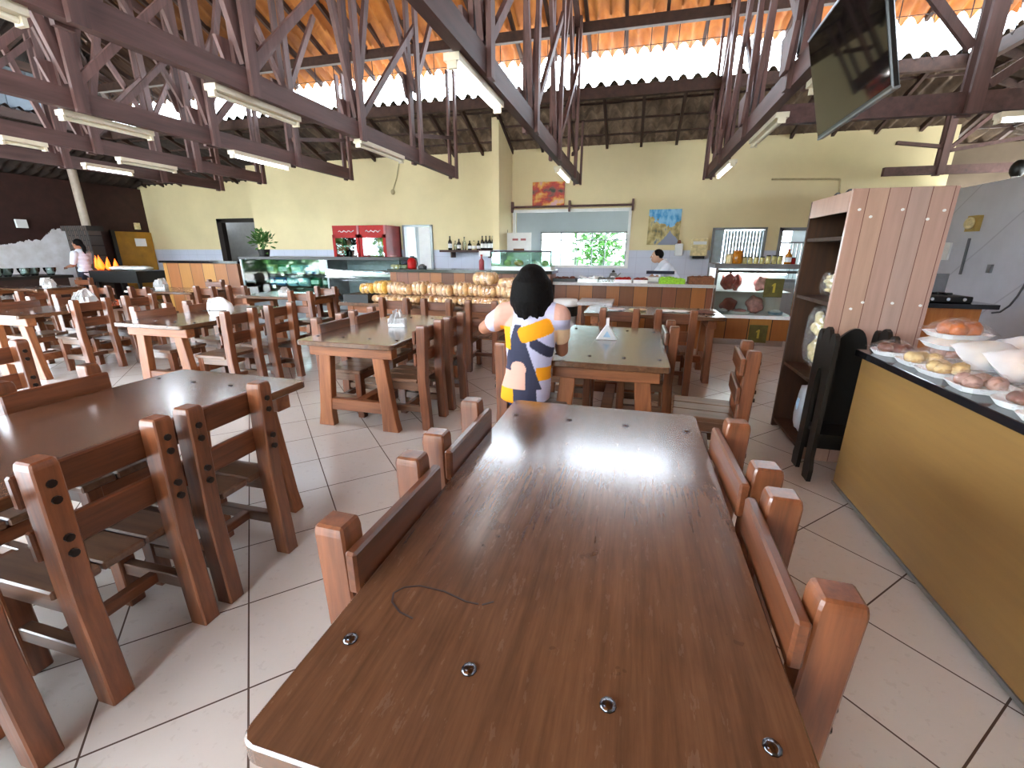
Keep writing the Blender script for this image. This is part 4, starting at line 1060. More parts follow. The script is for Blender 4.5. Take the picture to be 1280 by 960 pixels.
MB().lathe([(.022, .14), (.03, .15), (.01, .175)], n=12).build('lid', M['black'], t); MB().cyl((.06, 0, .07), (.12, 0, .13), .014, .008).build('spout', M['galv'], t)
p = at_y(826, 339, 7.72)
t = thing('cash_scale', 'white counter scale with a dark display bar, in front of the bending person', 'scale', (p.x, 7.72, z0))
MB().box(-.24, .24, -.10, .16, 0, .07).build('body', M['plasticw'], t, bevel=.01); MB().cyl((0, .12, .07), (0, .12, .13), .02).build('neck', M['plasticw'], t)
MB().box(-.22, .22, .09, .14, .115, .165).build('display_bar', M['navy'], t)

# on the plank bar
t = thing('pastry_case', 'small glass case on the plank bar, left of the hatch', 'display case', (-1.75, 7.25, 1.15))
x0, x1 = -2.26, -1.28
MB().box(x0, x1, 7.02, 7.48, 1.15, 1.21).build('base', M['plasticw'], t, world=True)
MB().box(x0, x1, 7.02, 7.48, 1.44, 1.455).build('top_glass', M['glassg'], t, world=True)
MB().box(x0, x1, 7.02, 7.026, 1.21, 1.44).build('front_glass', M['glassg'], t, world=True)
for xx in (x0, x1 - .012): MB().box(xx, xx + .012, 7.02, 7.48, 1.21, 1.44).build('side_glass', M['glassg'], t, world=True)
MB().box(x0, x1, 7.018, 7.03, 1.43, 1.457).build('frame_edge', M['wire'], t, world=True)
for i, (xx, m, sx) in enumerate(((-2.05, 'cream', .12), (-1.86, 'bun', .16), (-1.6, 'paper', .1), (-1.42, 'cream', .12))):
    solo(MB().ell((xx, 7.25, 1.21 + .05), (sx / 2, .08, .05)), 'pastry', M[m], f'{["pale", "brown", "white", "cream"][i]} pastry inside the small glass case on the bar', 'pastry', group='pastries in the small glass case', smooth=True)
p = at_y(602, 330, 7.15)
bottle(p.x, 7.15, 1.15, .045, .24, 'redlight', 'red', 'pinkish red sauce bottle standing on the plank bar', 'bottles on the plank bar', False)
p = at_y(515, 330, 7.2)
t = thing('fire_extinguisher', 'short red extinguisher standing at the left end of the plank bar', 'extinguisher', (p.x, 7.2, 1.15))
MB().lathe([(.075, 0), (.08, .02), (.08, .13), (.05, .17), (.02, .185)], n=16).build('tank', M['red'], t, smooth=True)
MB().box(-.03, .05, -.012, .012, .18, .215).build('handle', M['black'], t); MB().tube([Vector((.02, -.01, .19)), Vector((.10, -.02, .17)), Vector((.12, -.03, .08)), Vector((.10, -.04, .02))], .011).build('hose', M['black'], t)
t = thing('coin_tray', 'dark low box lying right of the red extinguisher on the bar', 'box', (p.x + .17, 7.25, 1.15)); MB().box(-.06, .06, -.06, .06, 0, .05).build('box', M['black'], t, bevel=.008); MB().ell((.0, 0, .05), (.05, .05, .03)).build('knob', M['galv'], t, smooth=True)
# wall shelf with bottles
t = thing('wall_shelf', 'dark wooden shelf on the cream wall, holding bottles', 'shelf', (-3.6, 9.85, 1.46))
MB().box(-4.36, -2.90, 9.68, 9.99, 1.42, 1.47).build('board', M['rafter'], t, world=True)
for xx in (-4.1, -3.2): MB().box(xx - .015, xx + .015, 9.75, 9.99, 1.30, 1.42).build('bracket', M['rafter'], t, world=True)
bl = [(-4.15, .045, .30, 'bottle', 'dark bottle, tallest at the left end of the shelf'), (-4.02, .035, .20, 'glass', 'clear small bottle beside the tallest one'), (-3.93, .045, .24, 'bottle', 'dark green bottle, third on the shelf'), (-3.80, .04, .28, 'glass', 'clear slim bottle with a long neck on the shelf'),
      (-3.67, .045, .20, 'bottle', 'short dark bottle in the middle of the shelf'), (-3.57, .045, .20, 'cream', 'cream coloured bottle in the middle of the shelf'), (-3.46, .045, .20, 'bottle', 'short dark bottle with a pale label on the shelf')]
for x_, r_, h_, m_, lb in bl: bottle(x_, 9.82, 1.47, r_, h_, m_, 'lid', lb + ' of the cream wall' if 'shelf' not in lb else lb, 'bottles on the wall shelf', m_ != 'glass')
for i in range(5): bottle(-3.36 + .085 * i, 9.80, 1.47, .041, .30, 'bottle', 'lid', f'dark wine bottle with white label on the wall shelf, {ordn[i]} from the left', 'bottles on the wall shelf')
solo(MB().box(-3.40, -3.14, 9.665, 9.675, 1.33, 1.45), 'price_sign', M['paper'], 'small white paper sign hanging from the bottle shelf edge', 'sign')
# white board beside the hatch
t = thing('notice_board', 'white board with a red written line, left of the hatch window', 'board', (-2.45, 9.6, 1.5))
a, b = at_y(632, 291, 9.6), at_y(664, 312, 9.6)
MB().box(a.x, b.x, 9.58, 9.6, b.z - .02, a.z).build('board', M['white'], t, world=True)
for c0, c1 in ((.28, .50), (.60, .80)):
    MB().box(a.x + (b.x - a.x) * c0, a.x + (b.x - a.x) * c1, 9.574, 9.581, a.z - .16, a.z - .12).build('written_line', M['redlight'], t, world=True)
MB().box(a.x - .0, a.x + .04, 9.6, 9.63, b.z, a.z + .06).build('side_post', M['rafter'], t, world=True)
MB().box(a.x + .2, b.x - .15, 9.5, 9.58, b.z - .06, b.z + .02).build('ledge', M['basket'], t, world=True)
MB().box(a.x + .0, b.x, 9.56, 9.6, 1.15, b.z - .02).build('stand', M['galv'], t, world=True)
# framed pictures
def picture(u0, v0, u1, v1, mat, label):
    a, b = at_y(u0, v0, 9.97), at_y(u1, v1, 9.97)
    t = thing('painting', label, 'picture', ((a.x + b.x) / 2, 9.985, b.z))
    MB().box(a.x, b.x, 9.955, 9.998, b.z, a.z).build('canvas', M[mat], t, world=True)
    return t
picture(666, 228, 705, 259, 'art_fruit', 'square painting in reds and oranges above the hatch rod')
picture(812, 262, 848, 306, 'art_street', 'upright painting of a pale street under a blue sky')
t = thing('curtain_rod', 'long wooden curtain rod with three brackets above the hatch', 'rod', (-1.48, 9.93, 2.36))
MB().cyl((-2.70, 9.93, 2.36), (-.15, 9.93, 2.36), .022, n=10).build('rod', M['truss_v'], t, world=True)
for xx in (-2.70, -1.45, -.15): MB().box(xx - .02, xx + .02, 9.9, 10.0, 2.25, 2.47).build('bracket', M['truss_v'], t, world=True)
t = thing('paper_dispenser', 'beige paper towel dispenser with a dark lip on the cream wall', 'dispenser', (1.2, 9.93, 1.31))
MB().box(1.05, 1.36, 9.85, 10.0, 1.36, 1.70).build('case', M['cream'], t, world=True, bevel=.02, seg=2); MB().box(1.08, 1.33, 9.845, 9.86, 1.58, 1.64).build('window', M['plasticw'], t, world=True); MB().box(1.10, 1.32, 9.86, 9.98, 1.31, 1.36).build('lip', M['black'], t, world=True)
t = thing('soap_dispenser', 'slim white soap dispenser left of the paper towel dispenser', 'dispenser', (.82, 9.95, 1.36))
MB().box(.75, .90, 9.89, 10.0, 1.36, 1.60).build('tank', M['plasticw'], t, world=True, bevel=.015); MB().lathe([(.03, 1.60), (.04, 1.63), (.02, 1.67)], (.82, 9.94, 0), 12).build('cap', M['basket'], t, world=True)
solo(MB().box(.50, .62, 9.985, 10.0, 1.18, 1.30), 'wall_socket', M['white'], 'white double socket on the tiled wall beside the bending person', 'socket')
solo(MB().tube([at_y(965, 224, 9.978), at_y(1050, 224, 9.978), at_y(1048, 252, 9.978)], .018), 'conduit_pipe', M['conduit'], 'thin pipe turning down a corner on the cream wall above the doors', 'pipe')
solo(MB().tube([at_y(499, 203, 9.985), at_y(496, 222, 9.985), at_y(491, 238, 9.985)], .012).ell(at_y(491, 240, 9.97), (.05, .03, .06)), 'wall_hook', M['conduit'], 'small hook with a wire on the cream wall above the fridges', 'hook')

# drinks fridges
def fridge(x0, x1, y0, y1, label, inner):
    t = thing('drinks_fridge', label, 'fridge', ((x0 + x1) / 2, (y0 + y1) / 2, 0), 0, 'red drinks fridges')
    ft = .05; H_ = 2.0
    mb = MB().box(x0, x0 + ft, y0, y1, 0, H_).box(x0, x1, y1 - ft, y1, 0, H_).box(x0 + ft, x1 - ft, y0, y1, H_ - .06, H_).box(x0 + ft, x1 - ft, y0, y1, 0, .3)
    mb.build('cabinet', M['red'], t, world=True)
    MB().box(x1 - ft, x1, y0, y1, 0, H_).build('side_panel', M['redlight'], t, world=True)
    MB().box(x1 - .001, x1 + .004, y0 + .12, y1 - .25, .6, 1.35).build('side_graphic', M['fat'], t, world=True, bevel=.001)
    MB().box(x0 + ft, x1 - ft, y0, y0 + .02, H_ - .2, H_ - .06).build('header', M['red'], t, world=True)
    hb = MB()
    for k in range(11):
        xx = x0 + .16 + (x1 - x0 - .32) * k / 10; hb.cyl((xx, y0 - .004, H_ - .13 + .02 * sin(k * 1.9)), (xx + (x1 - x0 - .3) / 11, y0 - .004, H_ - .13 + .02 * sin((k + 1) * 1.9)), .008, n=6)
    hb.build('script_line', M['white'], t, world=True)
    MB().box(x0 + ft, x1 - ft, y1 - ft - .02, y1 - ft, .3, H_ - .2).build('interior', M['galv'], t, world=True)
    for k in range(5): MB().box(x0 + ft, x1 - ft, y0 + .06, y1 - ft, .42 + .28 * k, .43 + .28 * k).build('rack', M['steel'], t, world=True)
    fr = MB().box(x0, x0 + .07, y0 - .03, y0, .25, H_ - .2).box(x1 - .07, x1, y0 - .03, y0, .25, H_ - .2).box(x0, x1, y0 - .03, y0, .25, .32).box(x0, x1, y0 - .03, y0, H_ - .27, H_ - .2)
    d = fr.build('door', M['red'], t, world=True); MB().box(x0 + .07 - t.location.x, x1 - .07 - t.location.x, y0 - .02 - t.location.y, y0 - .014 - t.location.y, .32, H_ - .27).build('door_glass', M['glass'], d)
    MB().box(x1 - .05 - t.location.x, x1 - .03 - t.location.x, y0 - .06 - t.location.y, y0 - .03 - t.location.y, .9, 1.4).build('handle', M['steel'], d)
    return t
fridge(-6.86, -6.17, 9.3, 9.97, 'red drinks fridge on the left, with dark bottles inside', 0)
fridge(-6.15, -5.48, 9.3, 9.97, 'red drinks fridge on the right, with green drinks inside', 1)
for f_, x0, m1 in ((0, -6.79, ['bottle', 'choc', 'bottle']), (1, -6.08, ['lime', 'green', 'olive'])):
    for r in range(4):
        for c in range(5):
            bottle(x0 + .06 + .108 * c, 9.55, .71 + .28 * r, .047, .25, m1[(r + c) % 3], 'lid' if f_ == 0 else 'white', f'{["dark", "green"][f_]} drink in the {["left", "right"][f_]} red fridge, rack {r + 1} from below, {ordn[c]} bottle', 'drinks in the red fridges', False)
# plant on the glass counter
t = thing('potted_plant', 'bushy green plant in a black pot at the left end of the glass counter', 'plant', (-7.45, 7.8, 1.33))
MB().lathe([(.09, 0), (.12, .14), (.11, .14), (.09, .12), (.01, .12)], n=16).build('pot', M['black'], t)
rr = random.Random(3); mb = MB()
for k in range(150):
    d = Vector((rr.gauss(0, 1), rr.gauss(0, 1), rr.gauss(.6, .8))).normalized(); p = Vector((0, 0, .28)) + d * rr.uniform(.05, .27)
    a = (d + Vector((rr.uniform(-.6, .6), rr.uniform(-.6, .6), .2))).normalized() * .06; b = a.cross(Vector((rr.uniform(-1, 1), rr.uniform(-1, 1), 1))).normalized() * .024
    mb._add([p - a, p + b, p + a, p - b], [(0, 1, 2, 3)])
mb.build('leaves', M['green'], t, normals=False)
st = MB()
for k in range(6): st.cyl((0, 0, .12), (.12 * cos(k), .12 * sin(k), .36), .006, n=5)
st.build('stem', M['green'], t)

# bread packs: two layers
def bread_pack(x, y, z, sx, sy, sz, mat, label, seed):
    t = thing('bread_pack', label, 'bread', (x, y, z), ((seed * 37) % 11 - 5) * .025, 'bread packs on the long low table'); rr = random.Random(seed)
    nx = 3; mb = MB()
    for i in range(nx):
        for j in range(2):
            mb.ell(((i - 1) * sx / 3.1, (j - .5) * sy / 2.1, sz * .48), (sx / 5.0, sy / 3.6, sz * .47), nu=10, nv=6, f=lambda v: 1 + .05 * rr.random())
    mb.build('rolls', M[mat], t, smooth=True)
    MB().ell((0, 0, sz * .5), (sx * .52, sy * .53, sz * .53), None, 18, 10, f=lambda v: (abs(v.x) ** 5 + abs(v.y) ** 5 + abs(v.z) ** 5) ** -.2 * .96 * (1 + .03 * sin(14 * v.x + seed) * cos(11 * v.z))).build('wrapper', M['film'], t, smooth=True)
    return t
n = 0
for i in range(11):
    bread_pack(-3.50 + .185 * i + .01 * (i % 3), 5.70, .745, .18, .27, .105, 'bread', f'bread pack in the lower row before the plank bar, {ordn[i]} from the left', i)
for i in range(11):
    bread_pack(-3.72 + .205 * i + .008 * (i % 2), 5.78 + .03 * ((i * 7) % 3 - 1), .853, .20, .28, .15 + .02 * ((i * 5) % 3), 'bread2' if i < 2 else 'bread', f'{"yellow" if i < 2 else "light"} bread pack in the upper row before the plank bar, {ordn[i]} from the left', 30 + i)
bread_pack(-1.93, 5.75, 1.015, .30, .26, .17, 'bread', 'large round bread pack on top of the rows, left of the woman', 77)
bread_pack(-1.58, 5.75, .985, .30, .26, .13, 'bread', 'flat bread pack on top of the rows, beside the head of the woman', 78)
bread_pack(-1.58, 5.76, .853, .2, .28, .13, 'bread', 'bread pack under the flat top pack beside the head of the woman', 79)
# the dark tray at the left end
solo(MB().box(-4.0, -3.6, 5.5, 6.05, .745, .852), 'baking_tray', M['black'], 'dark tray at the left end of the bread table', 'tray')

# trash can
t = thing('trash_can', 'white bin with a black liner and a pale lid, in front of the stone counter', 'bin', (-.93, 6.35, 0))
MB().lathe([(.13, 0), (.165, .58), (.17, .60)], n=4 * 5).build('body', M['plasticw'], t, smooth=True)
MB().lathe([(.172, .56), (.178, .60), (.178, .70), (.172, .71)], n=20).build('liner', M['black'], t)
MB().lathe([(.185, .70), (.19, .73), (.17, .79), (.02, .80)], n=20).build('lid', M['white'], t, smooth=True)
t = thing('side_table', 'small grey stone-topped table between the bin and the chairs', 'table', (-.50, 6.3, 0))
MB().box(-.74, -.26, 6.1, 6.7, .74, .78).build('table_top', M['stone'], t, world=True)
for xx in (-.70, -.30):
    for yy in (6.15, 6.65): MB().box(xx - .025, xx + .025, yy - .025, yy + .025, 0, .74).build('leg', M['leg_t'], t, world=True)
for i, (u, m, cn) in enumerate(((770, 'paper', 'white'), (797, 'cream', 'cream'), (832, 'paper', 'white'), (850, 'paper', 'pale'), (882, 'choc', 'brown'))):
    p = at_y(u, 388, 5.6); t = thing('plate', f'{cn} plate on the cross-wise table before the food counter, {ordn[i]} from the left', 'plate', (p.x, 5.55, .76), 0, 'plates on the cross-wise table')
    MB().lathe([(.06, 0), (.11, .016), (.105, .018), (.055, .005), (.005, .005)], n=22).build('dish', M[m], t, smooth=True)

# ------------------------------------------------------------------ napkin holders
def napkin_tent(x, y, rz):
    t = thing('napkin_holder', 'white triangular napkin holder with one napkin sticking up', 'napkin holder', (x, y, .76), rz)
    m = Matrix(((1, 0, 0, -0.0), (0, 0, 1, -.035), (0, 1, 0, 0), (0, 0, 0, 1)))
    MB().prism([(-.085, 0), (.085, 0), (.012, .118), (-.012, .118)], .07, m).build('holder', M['plasticw'], t, bevel=.004)
    MB().box(-.012, .012, -.03, .03, .10, .175).build('napkin', M['paper'], t)
    MB().prism([(-.03, 0), (.03, 0), (0, .05)], .002, Matrix.Translation((0, -.0355, .03)) @ m).build('sticker', M['bluel'], t)
    return t
p = at_z(758, 425, .76); napkin_tent(p.x, p.y + .03, .05)
def napkin_bunch(x, y, z, s, label, seed, dome=False):
    t = thing('napkin_holder', label, 'napkin holder', (x, y, z), 0.3, 'napkin holders on the tables'); rr = random.Random(seed)
    MB().box(-.07 * s, .07 * s, -.04 * s, .04 * s, 0, .07 * s).build('holder', M['plasticw'], t, bevel=.006)
    for k in range(5):
        w = .075 * s; h = (.07 + .05 * rr.random()) * s; x0 = (-.055 + .027 * k) * s; ph = rr.random() * 6
        MB().grid(lambda a, b: Vector((x0 + (b * rr.uniform(-.01, .01) + (2 - k) * .016 * b + .008 * sin(ph + 7 * a)) * s, (a - .5) * 2 * w * (1 - .75 * b * b * (.5 + .5 * sin(ph))), .03 * s + h * b)), 6, 5).build('napkin', M['paper'], t, smooth=False, normals=False)
    if dome:
        MB().ell((0, 0, .06 * s), (.11 * s, .075 * s, .10 * s), f=lambda v: 1 + .06 * sin(6 * v.x + 5 * v.y)).build('napkin_roll', M['paper'], t, smooth=True)
        MB().tube([Vector((.10 * s * cos(a), -.078 * s, .05 * s + .0 * a)) for a in (0, pi)], .004).build('strap', M['wire'], t)
    return t
p = at_z(497, 408, .76); napkin_bunch(p.x, p.y, .76, 1.15, 'bunch of crumpled white napkins left of the seated woman', 1)
p = at_z(277, 395, .76); napkin_bunch(-4.40, 3.86, .76, 1.25, 'domed white napkin holder with a dark strap', 2, True)
p = at_z(107, 381, .76); napkin_bunch(-6.95, 4.15, .76, 1.5, 'square white napkin holder on the table near the left edge', 3)
napkin_bunch(-5.5, 6.05, .76, 1.1, 'white napkins on the far table in front of the glass counter', 4)
napkin_bunch(-8.45, 6.3, .76, 1.3, 'white napkins on the table before the orange plank bar', 5)
napkin_bunch(-10.9, 6.0, .76, 1.3, 'white napkins just below the flames of the grill', 6)

# ------------------------------------------------------------------ packed pastries on the counter
def pastry_pack(x, y, z, sx, sy, food, label, rz=0, tilt=0, hump=.06, seed=1, nf=6, rnd=False, wrap='film', roll=0):
    t = thing('pastry_pack', label, 'food pack', (x, y, z), rz, 'packed pastries on the beige counter'); t.rotation_euler = (tilt, roll, rz); rr = random.Random(seed)
    vs = []; mb = MB(); rc = .035
    def ring(a, b, zz):
        r = []
        for k in range(20):
            th = 2 * pi * k / 20; c, s_ = cos(th), sin(th); q = 2.0 if rnd else 5.0
            d = (abs(c) ** q + abs(s_) ** q) ** (-1 / q); r.append(Vector((a * c * d, b * s_ * d, zz)))
        return r
    R_ = [ring(sx * .40, sy * .40, 0), ring(sx * .50, sy * .50, .026), ring(sx * .475, sy * .475, .027), ring(sx * .39, sy * .39, .006)]
    for r in R_: vs += r
    fs = [(k * 20 + i, k * 20 + (i + 1) % 20, k * 20 + 20 + (i + 1) % 20, k * 20 + 20 + i) for k in range(3) for i in range(20)] + [tuple(range(19, -1, -1)), tuple(range(60, 80))]
    mb._add(vs, fs); mb.build('tray', M['foam'], t)
    for k in range(nf):
        a = 2 * pi * k / nf; q = .24 if nf > 1 else 0
        MB().ell((sx * q * cos(a) + rr.uniform(-.008, .008), sy * q * sin(a) + rr.uniform(-.008, .008), .008 + hump * .5), (sx * (.17 if nf > 1 else .34), sy * (.17 if nf > 1 else .34), hump * .5), Matrix.Rotation(rr.random() * 3, 3, 'Z'), 12, 8, f=lambda v: 1 + .10 * sin(6 * v.x + seed) * cos(5 * v.y + k)).build('pastry', M[food], t, smooth=True)
    MB().grid(lambda a, b: Vector(((a - .5) * sx * 1.0, (b - .5) * sy * 1.0, .028 + hump * 1.02 * (max(0, sin(pi * a)) * max(0, sin(pi * b))) ** .55 + .004 * sin(23 * a + seed) * sin(19 * b))), 18, 14).build('wrap', M[wrap], t, smooth=True, normals=False)
    return t
Z = .901
fr_ = [(1.42, 2.86, 'choc', 'pack of dark brown pastries at the far corner of the counter', True), (1.44, 2.62, 'cake', 'pack of yellow slices, second along the front edge', False), (1.43, 2.42, 'cake', 'pack of golden pastries, third along the front edge', False),
       (1.42, 2.18, 'pinkp', 'pack of pinkish rolls, middle of the front edge', False), (1.43, 1.96, 'choc', 'pack with one round brown cake, near the right edge of the view', True), (1.40, 1.76, 'cake', 'pack of yellow cake pieces at the right edge of the view', False), (1.43, 1.55, 'pinkp', 'pack of pink biscuits cut off by the right edge of the view', False)]
for i, (x_, y_, f_, lb, rd) in enumerate(fr_):
    pastry_pack(x_, y_, Z, .21, .19, f_, lb, .1 * (i % 3 - 1), 0, .055, i, 1 if i == 4 else 5, rd)
pastry_pack(1.64, 2.80, Z, .22, .20, 'pinkp', 'pack lying flat under the pack of orange buns', .3, 0, .055, 21)
pastry_pack(1.64, 2.80, Z + .062, .22, .20, 'bread', 'pack between the bottom pack and the orange buns', .1, 0, .045, 22, wrap='filmw')
pastry_pack(1.66, 2.82, Z + .118, .25, .21, 'bun', 'pack of glazed orange buns on top of the far stack', .1, 0, .075, 23)
bk = [(1.62, 2.50, 'cake', 'leaning milky pack just right of the stacked buns'), (1.63, 2.31, 'bread', 'leaning milky pack, second right of the stacked buns'), (1.64, 2.12, 'pinkp', 'leaning milky pack, third right of the stacked buns'), (1.65, 1.93, 'choc', 'leaning milky pack, fourth right of the stacked buns'), (1.66, 1.74, 'pinkp', 'leaning milky pack, fifth right of the stacked buns')]
for i, (x_, y_, f_, lb) in enumerate(bk):
    pastry_pack(x_, y_, Z + .055, .24, .20, f_, lb, .05 * i, radians(26), .07, 40 + i, 5, False, 'filmw')
b2 = [(1.86, 2.62, 'bread', 'white wrapped pack behind the stack at the far end'), (1.86, 2.40, 'cake', 'white wrapped pack in the back row, second from the far end'), (1.87, 2.18, 'pinkp', 'white wrapped pack in the back row, third from the far end'), (1.87, 1.95, 'bread', 'white wrapped pack in the back row, nearest the right edge')]
for i, (x_, y_, f_, lb) in enumerate(b2):
    pastry_pack(x_, y_, Z + .055, .24, .22, f_, lb, .08 * i - .1, radians(22), .09, 60 + i, 5, False, 'filmw')

# ------------------------------------------------------------------ far left corner
LX = -14.18
def lx(u, v, x=LX): return at_x(u, v, x)
def ybox(u0, v0, u1, v1, x0, x1):
    a, b = lx(u0, v0), lx(u1, v1); return MB().box(x0, x1, min(a.y, b.y), max(a.y, b.y), b.z, a.z)
a, b = lx(141, 289), lx(199, 346)
t = thing('wooden_hatch_door', 'mustard wooden door with a white notice, on the dark left wall', 'door', (LX, (a.y + b.y) / 2, 0))
MB().box(LX, LX + .06, a.y, b.y, 0, a.z).build('leaf', M['yellow'], t, world=True)
pa, pb = lx(166, 298), lx(182, 308); MB().box(LX + .06, LX + .066, pa.y, pb.y, pb.z, pa.z).build('notice', M['paper'], t, world=True)
MB().box(LX, LX + .065, a.y - .10, a.y, 0, a.z + .03).build('side_frame', M['black'], t, world=True)
a, b = lx(97, 288), lx(110, 345)
solo(MB().box(LX, LX + .05, a.y, b.y + .12, 0, a.z), 'board_panel', M['yellow'], 'narrow mustard board on the dark wall behind the person in white', 'panel')
def brickmat():
    t = NT('grey_brick'); v = t.obj()
    br = t.n('ShaderNodeTexBrick', {'Vector': t.n('ShaderNodeMapping', {'Vector': v, 'Rotation': (radians(90), 0, radians(90))}).outputs[0], 'Color1': lin('5a4a42'), 'Color2': lin('45403e'), 'Mortar': lin('2c2826'), 'Scale': 1.0, 'Mortar Size': .012, 'Brick Width': .24, 'Row Height': .07})
    t.set(Base_Color=br.outputs['Color'], Roughness=.85); t.bump(br.outputs['Fac'], -.3, .01); return t.m
M['brick'] = brickmat()
a, b = lx(108, 282, -13.3), lx(140, 345, -13.3)
t = thing('brick_oven', 'grey brick oven stack with a pale flue pipe, beside the fire', 'oven', (-13.6, (a.y + b.y) / 2, 0))
MB().box(-14.1, -13.3, a.y, b.y, 0, a.z - .12).build('stack', M['brick'], t, world=True)
MB().box(-14.15, -13.25, a.y - .05, b.y + .05, a.z - .12, a.z).build('cap_stone', M['brick'], t, world=True)
MB().cyl((-13.7, a.y + .25, a.z), (-13.7, a.y + .25, 3.36), .09, n=14).build('flue_pipe', plain('pale_flue', 'b8a898', .5), t, world=True)
t = thing('grill', 'black charcoal grill with white trays on it, in front of the mustard door', 'grill', (-11.9, 8.0, 0))
MB().box(-12.5, -11.0, 7.7, 8.4, .72, .98).build('fire_box', M['black'], t, world=True)
for xx in (-12.4, -11.1):
    for yy in (7.8, 8.3): MB().box(xx - .03, xx + .03, yy - .03, yy + .03, 0, .72).build('leg', M['black'], t, world=True)
g_ = MB()
for k in range(14): g_.box(-12.45 + .105 * k, -12.43 + .105 * k, 7.72, 8.38, .985, .995)
g_.build('grate', M['steel'], t, world=True)
for i, xx in enumerate((-11.95, -11.55, -11.25)):
    solo(MB().ell((xx, 8.05, 1.04), (.18, .22, .05), f=lambda v: 1 + .08 * sin(7 * v.x + i)), 'food_tray', M['foam'], f'white covered tray on the black grill, {ordn[i]} from the left', 'tray', group='white trays on the grill', smooth=True)
t = thing('fire', 'orange flames burning at the left end of the black grill', 'fire', (-12.3, 7.6, .98))
rr = random.Random(9)
for k in range(7):
    h = rr.uniform(.16, .36); x_ = -.20 + .075 * k; MB().lathe([(.012, 0), (.055, h * .22), (.038, h * .55), (.012, h * .85), (.001, h)], (x_, .35 + rr.uniform(-.08, .08), .02), 9, Matrix.Rotation(rr.uniform(-.35, .35), 3, 'Y')).build('flame', M['fire'], t, smooth=True)
t = thing('prep_counter', 'dark counter at the left edge, with pale glassware on it', 'counter', (-12.6, 6.2, 0))
MB().box(-13.4, -12.2, 5.0, 7.1, 0, .86).build('body', M['rafter'], t, world=True); MB().box(-13.45, -12.12, 4.9, 7.16, .86, .92).build('stone_top', M['black'], t, world=True)
for i in range(6):
    t = thing('glass_bowl', f'pale glass bowl on the dark counter at the left edge, {ordn[i]} from the right', 'bowl', (-12.45 - .12 * (i % 2), 6.95 - .22 * i, .92), 0, 'glassware on the dark counter')
    MB().lathe([(.05, 0), (.10, .10), (.11, .16), (.10, .16), (.04, .012), (.004, .01)], n=16).build('bowl', M['glassg'], t, smooth=True); MB().ell((0, 0, .06), (.07, .07, .045)).build('filling', M['foam'], t, smooth=True)
bx = lx(26, 281); solo(MB().box(LX, LX + .06, bx.y - .10, bx.y + .10, bx.z - .07, bx.z + .12), 'wall_bracket', M['plasticw'], 'small white box on the dark wall, upper left', 'box')
bx = lx(171, 286); solo(MB().box(LX, LX + .08, bx.y - .06, bx.y + .06, bx.z - .02, bx.z + .16), 'wall_box', M['cream'], 'small pale box above the mustard door', 'box')
# ================================================================== PEOPLE
def cap(mb, p, q, r0, r1, n=None):
    p, q = Vector(p), Vector(q); L = (q - p).length; n = n or max(2, int(L / (min(r0, r1) * .45)) + 1)
    for i in range(n + 1):
        f = i / n; r = r0 + (r1 - r0) * f; mb.ell(p.lerp(q, f), (r, r, r), None, 14, 9)
def chain(mb, pts):
    for (p, r), (q, s) in zip(pts, pts[1:]): cap(mb, p, q, r, s)
def organic(mb, name, mat, parent, voxel=.008, smooth=6):
    """fuses the collected shapes into one continuous smooth surface"""
    me = bpy.data.meshes.new(name); mb.bm.to_mesh(me); mb.bm.free(); o = bpy.data.objects.new(name, me); link(o)
    r = o.modifiers.new('r', 'REMESH'); r.mode = 'VOXEL'; r.voxel_size = voxel
    s = o.modifiers.new('s', 'SMOOTH'); s.iterations = smooth; s.factor = .5
    dg = bpy.context.evaluated_depsgraph_get(); dg.update(); ev = o.evaluated_get(dg)
    me2 = bpy.data.meshes.new_from_object(ev, depsgraph=dg); o.modifiers.clear(); o.data = me2; bpy.data.meshes.remove(me)
    me2.name = name; me2.materials.clear(); me2.materials.append(mat)
    for p in me2.polygons: p.use_smooth = True
    if parent is not None:
        o.parent = parent; me2.transform((Matrix.Translation(parent.location) @ parent.rotation_euler.to_matrix().to_4x4()).inverted())
    return o
def hand(mb, wrist, direc, palm_n, side, curl=.5, s=1.0):
    """palm, four unequal curled fingers and a thumb leaving the side of the palm"""
    d = Vector(direc).normalized(); n = Vector(palm_n); n = (n - d * n.dot(d)).normalized(); b = d.cross(n) * side; w = Vector(wrist)
    for k in range(4): cap(mb, w + b * (-.028 + .019 * k) * s + d * .01 * s, w + b * (-.033 + .022 * k) * s + d * .085 * s, .013 * s, .012 * s)
    for k, L in enumerate((.062, .072, .078, .068)):
        p = w + b * (-.033 + .022 * k) * s + d * .088 * s; a = 0.0; dd = d.copy()
        for j, f in enumerate((.45, .32, .23)):
            a += curl * (.7 if j == 0 else .9); dd = d * cos(a) + n * sin(a); q = p + dd * (L * f * s); cap(mb, p, q, (.0095 - .001 * j) * s, (.0088 - .001 * j) * s, 3); p = q
    p = w + b * .034 * s + d * .03 * s; q = p + (b * .7 + d * .6 + n * .35).normalized() * .042 * s; cap(mb, p, q, .013 * s, .0105 * s, 4)
    cap(mb, q, q + (d * .9 + n * .5).normalized() * .032 * s, .0105 * s, .009 * s, 3)
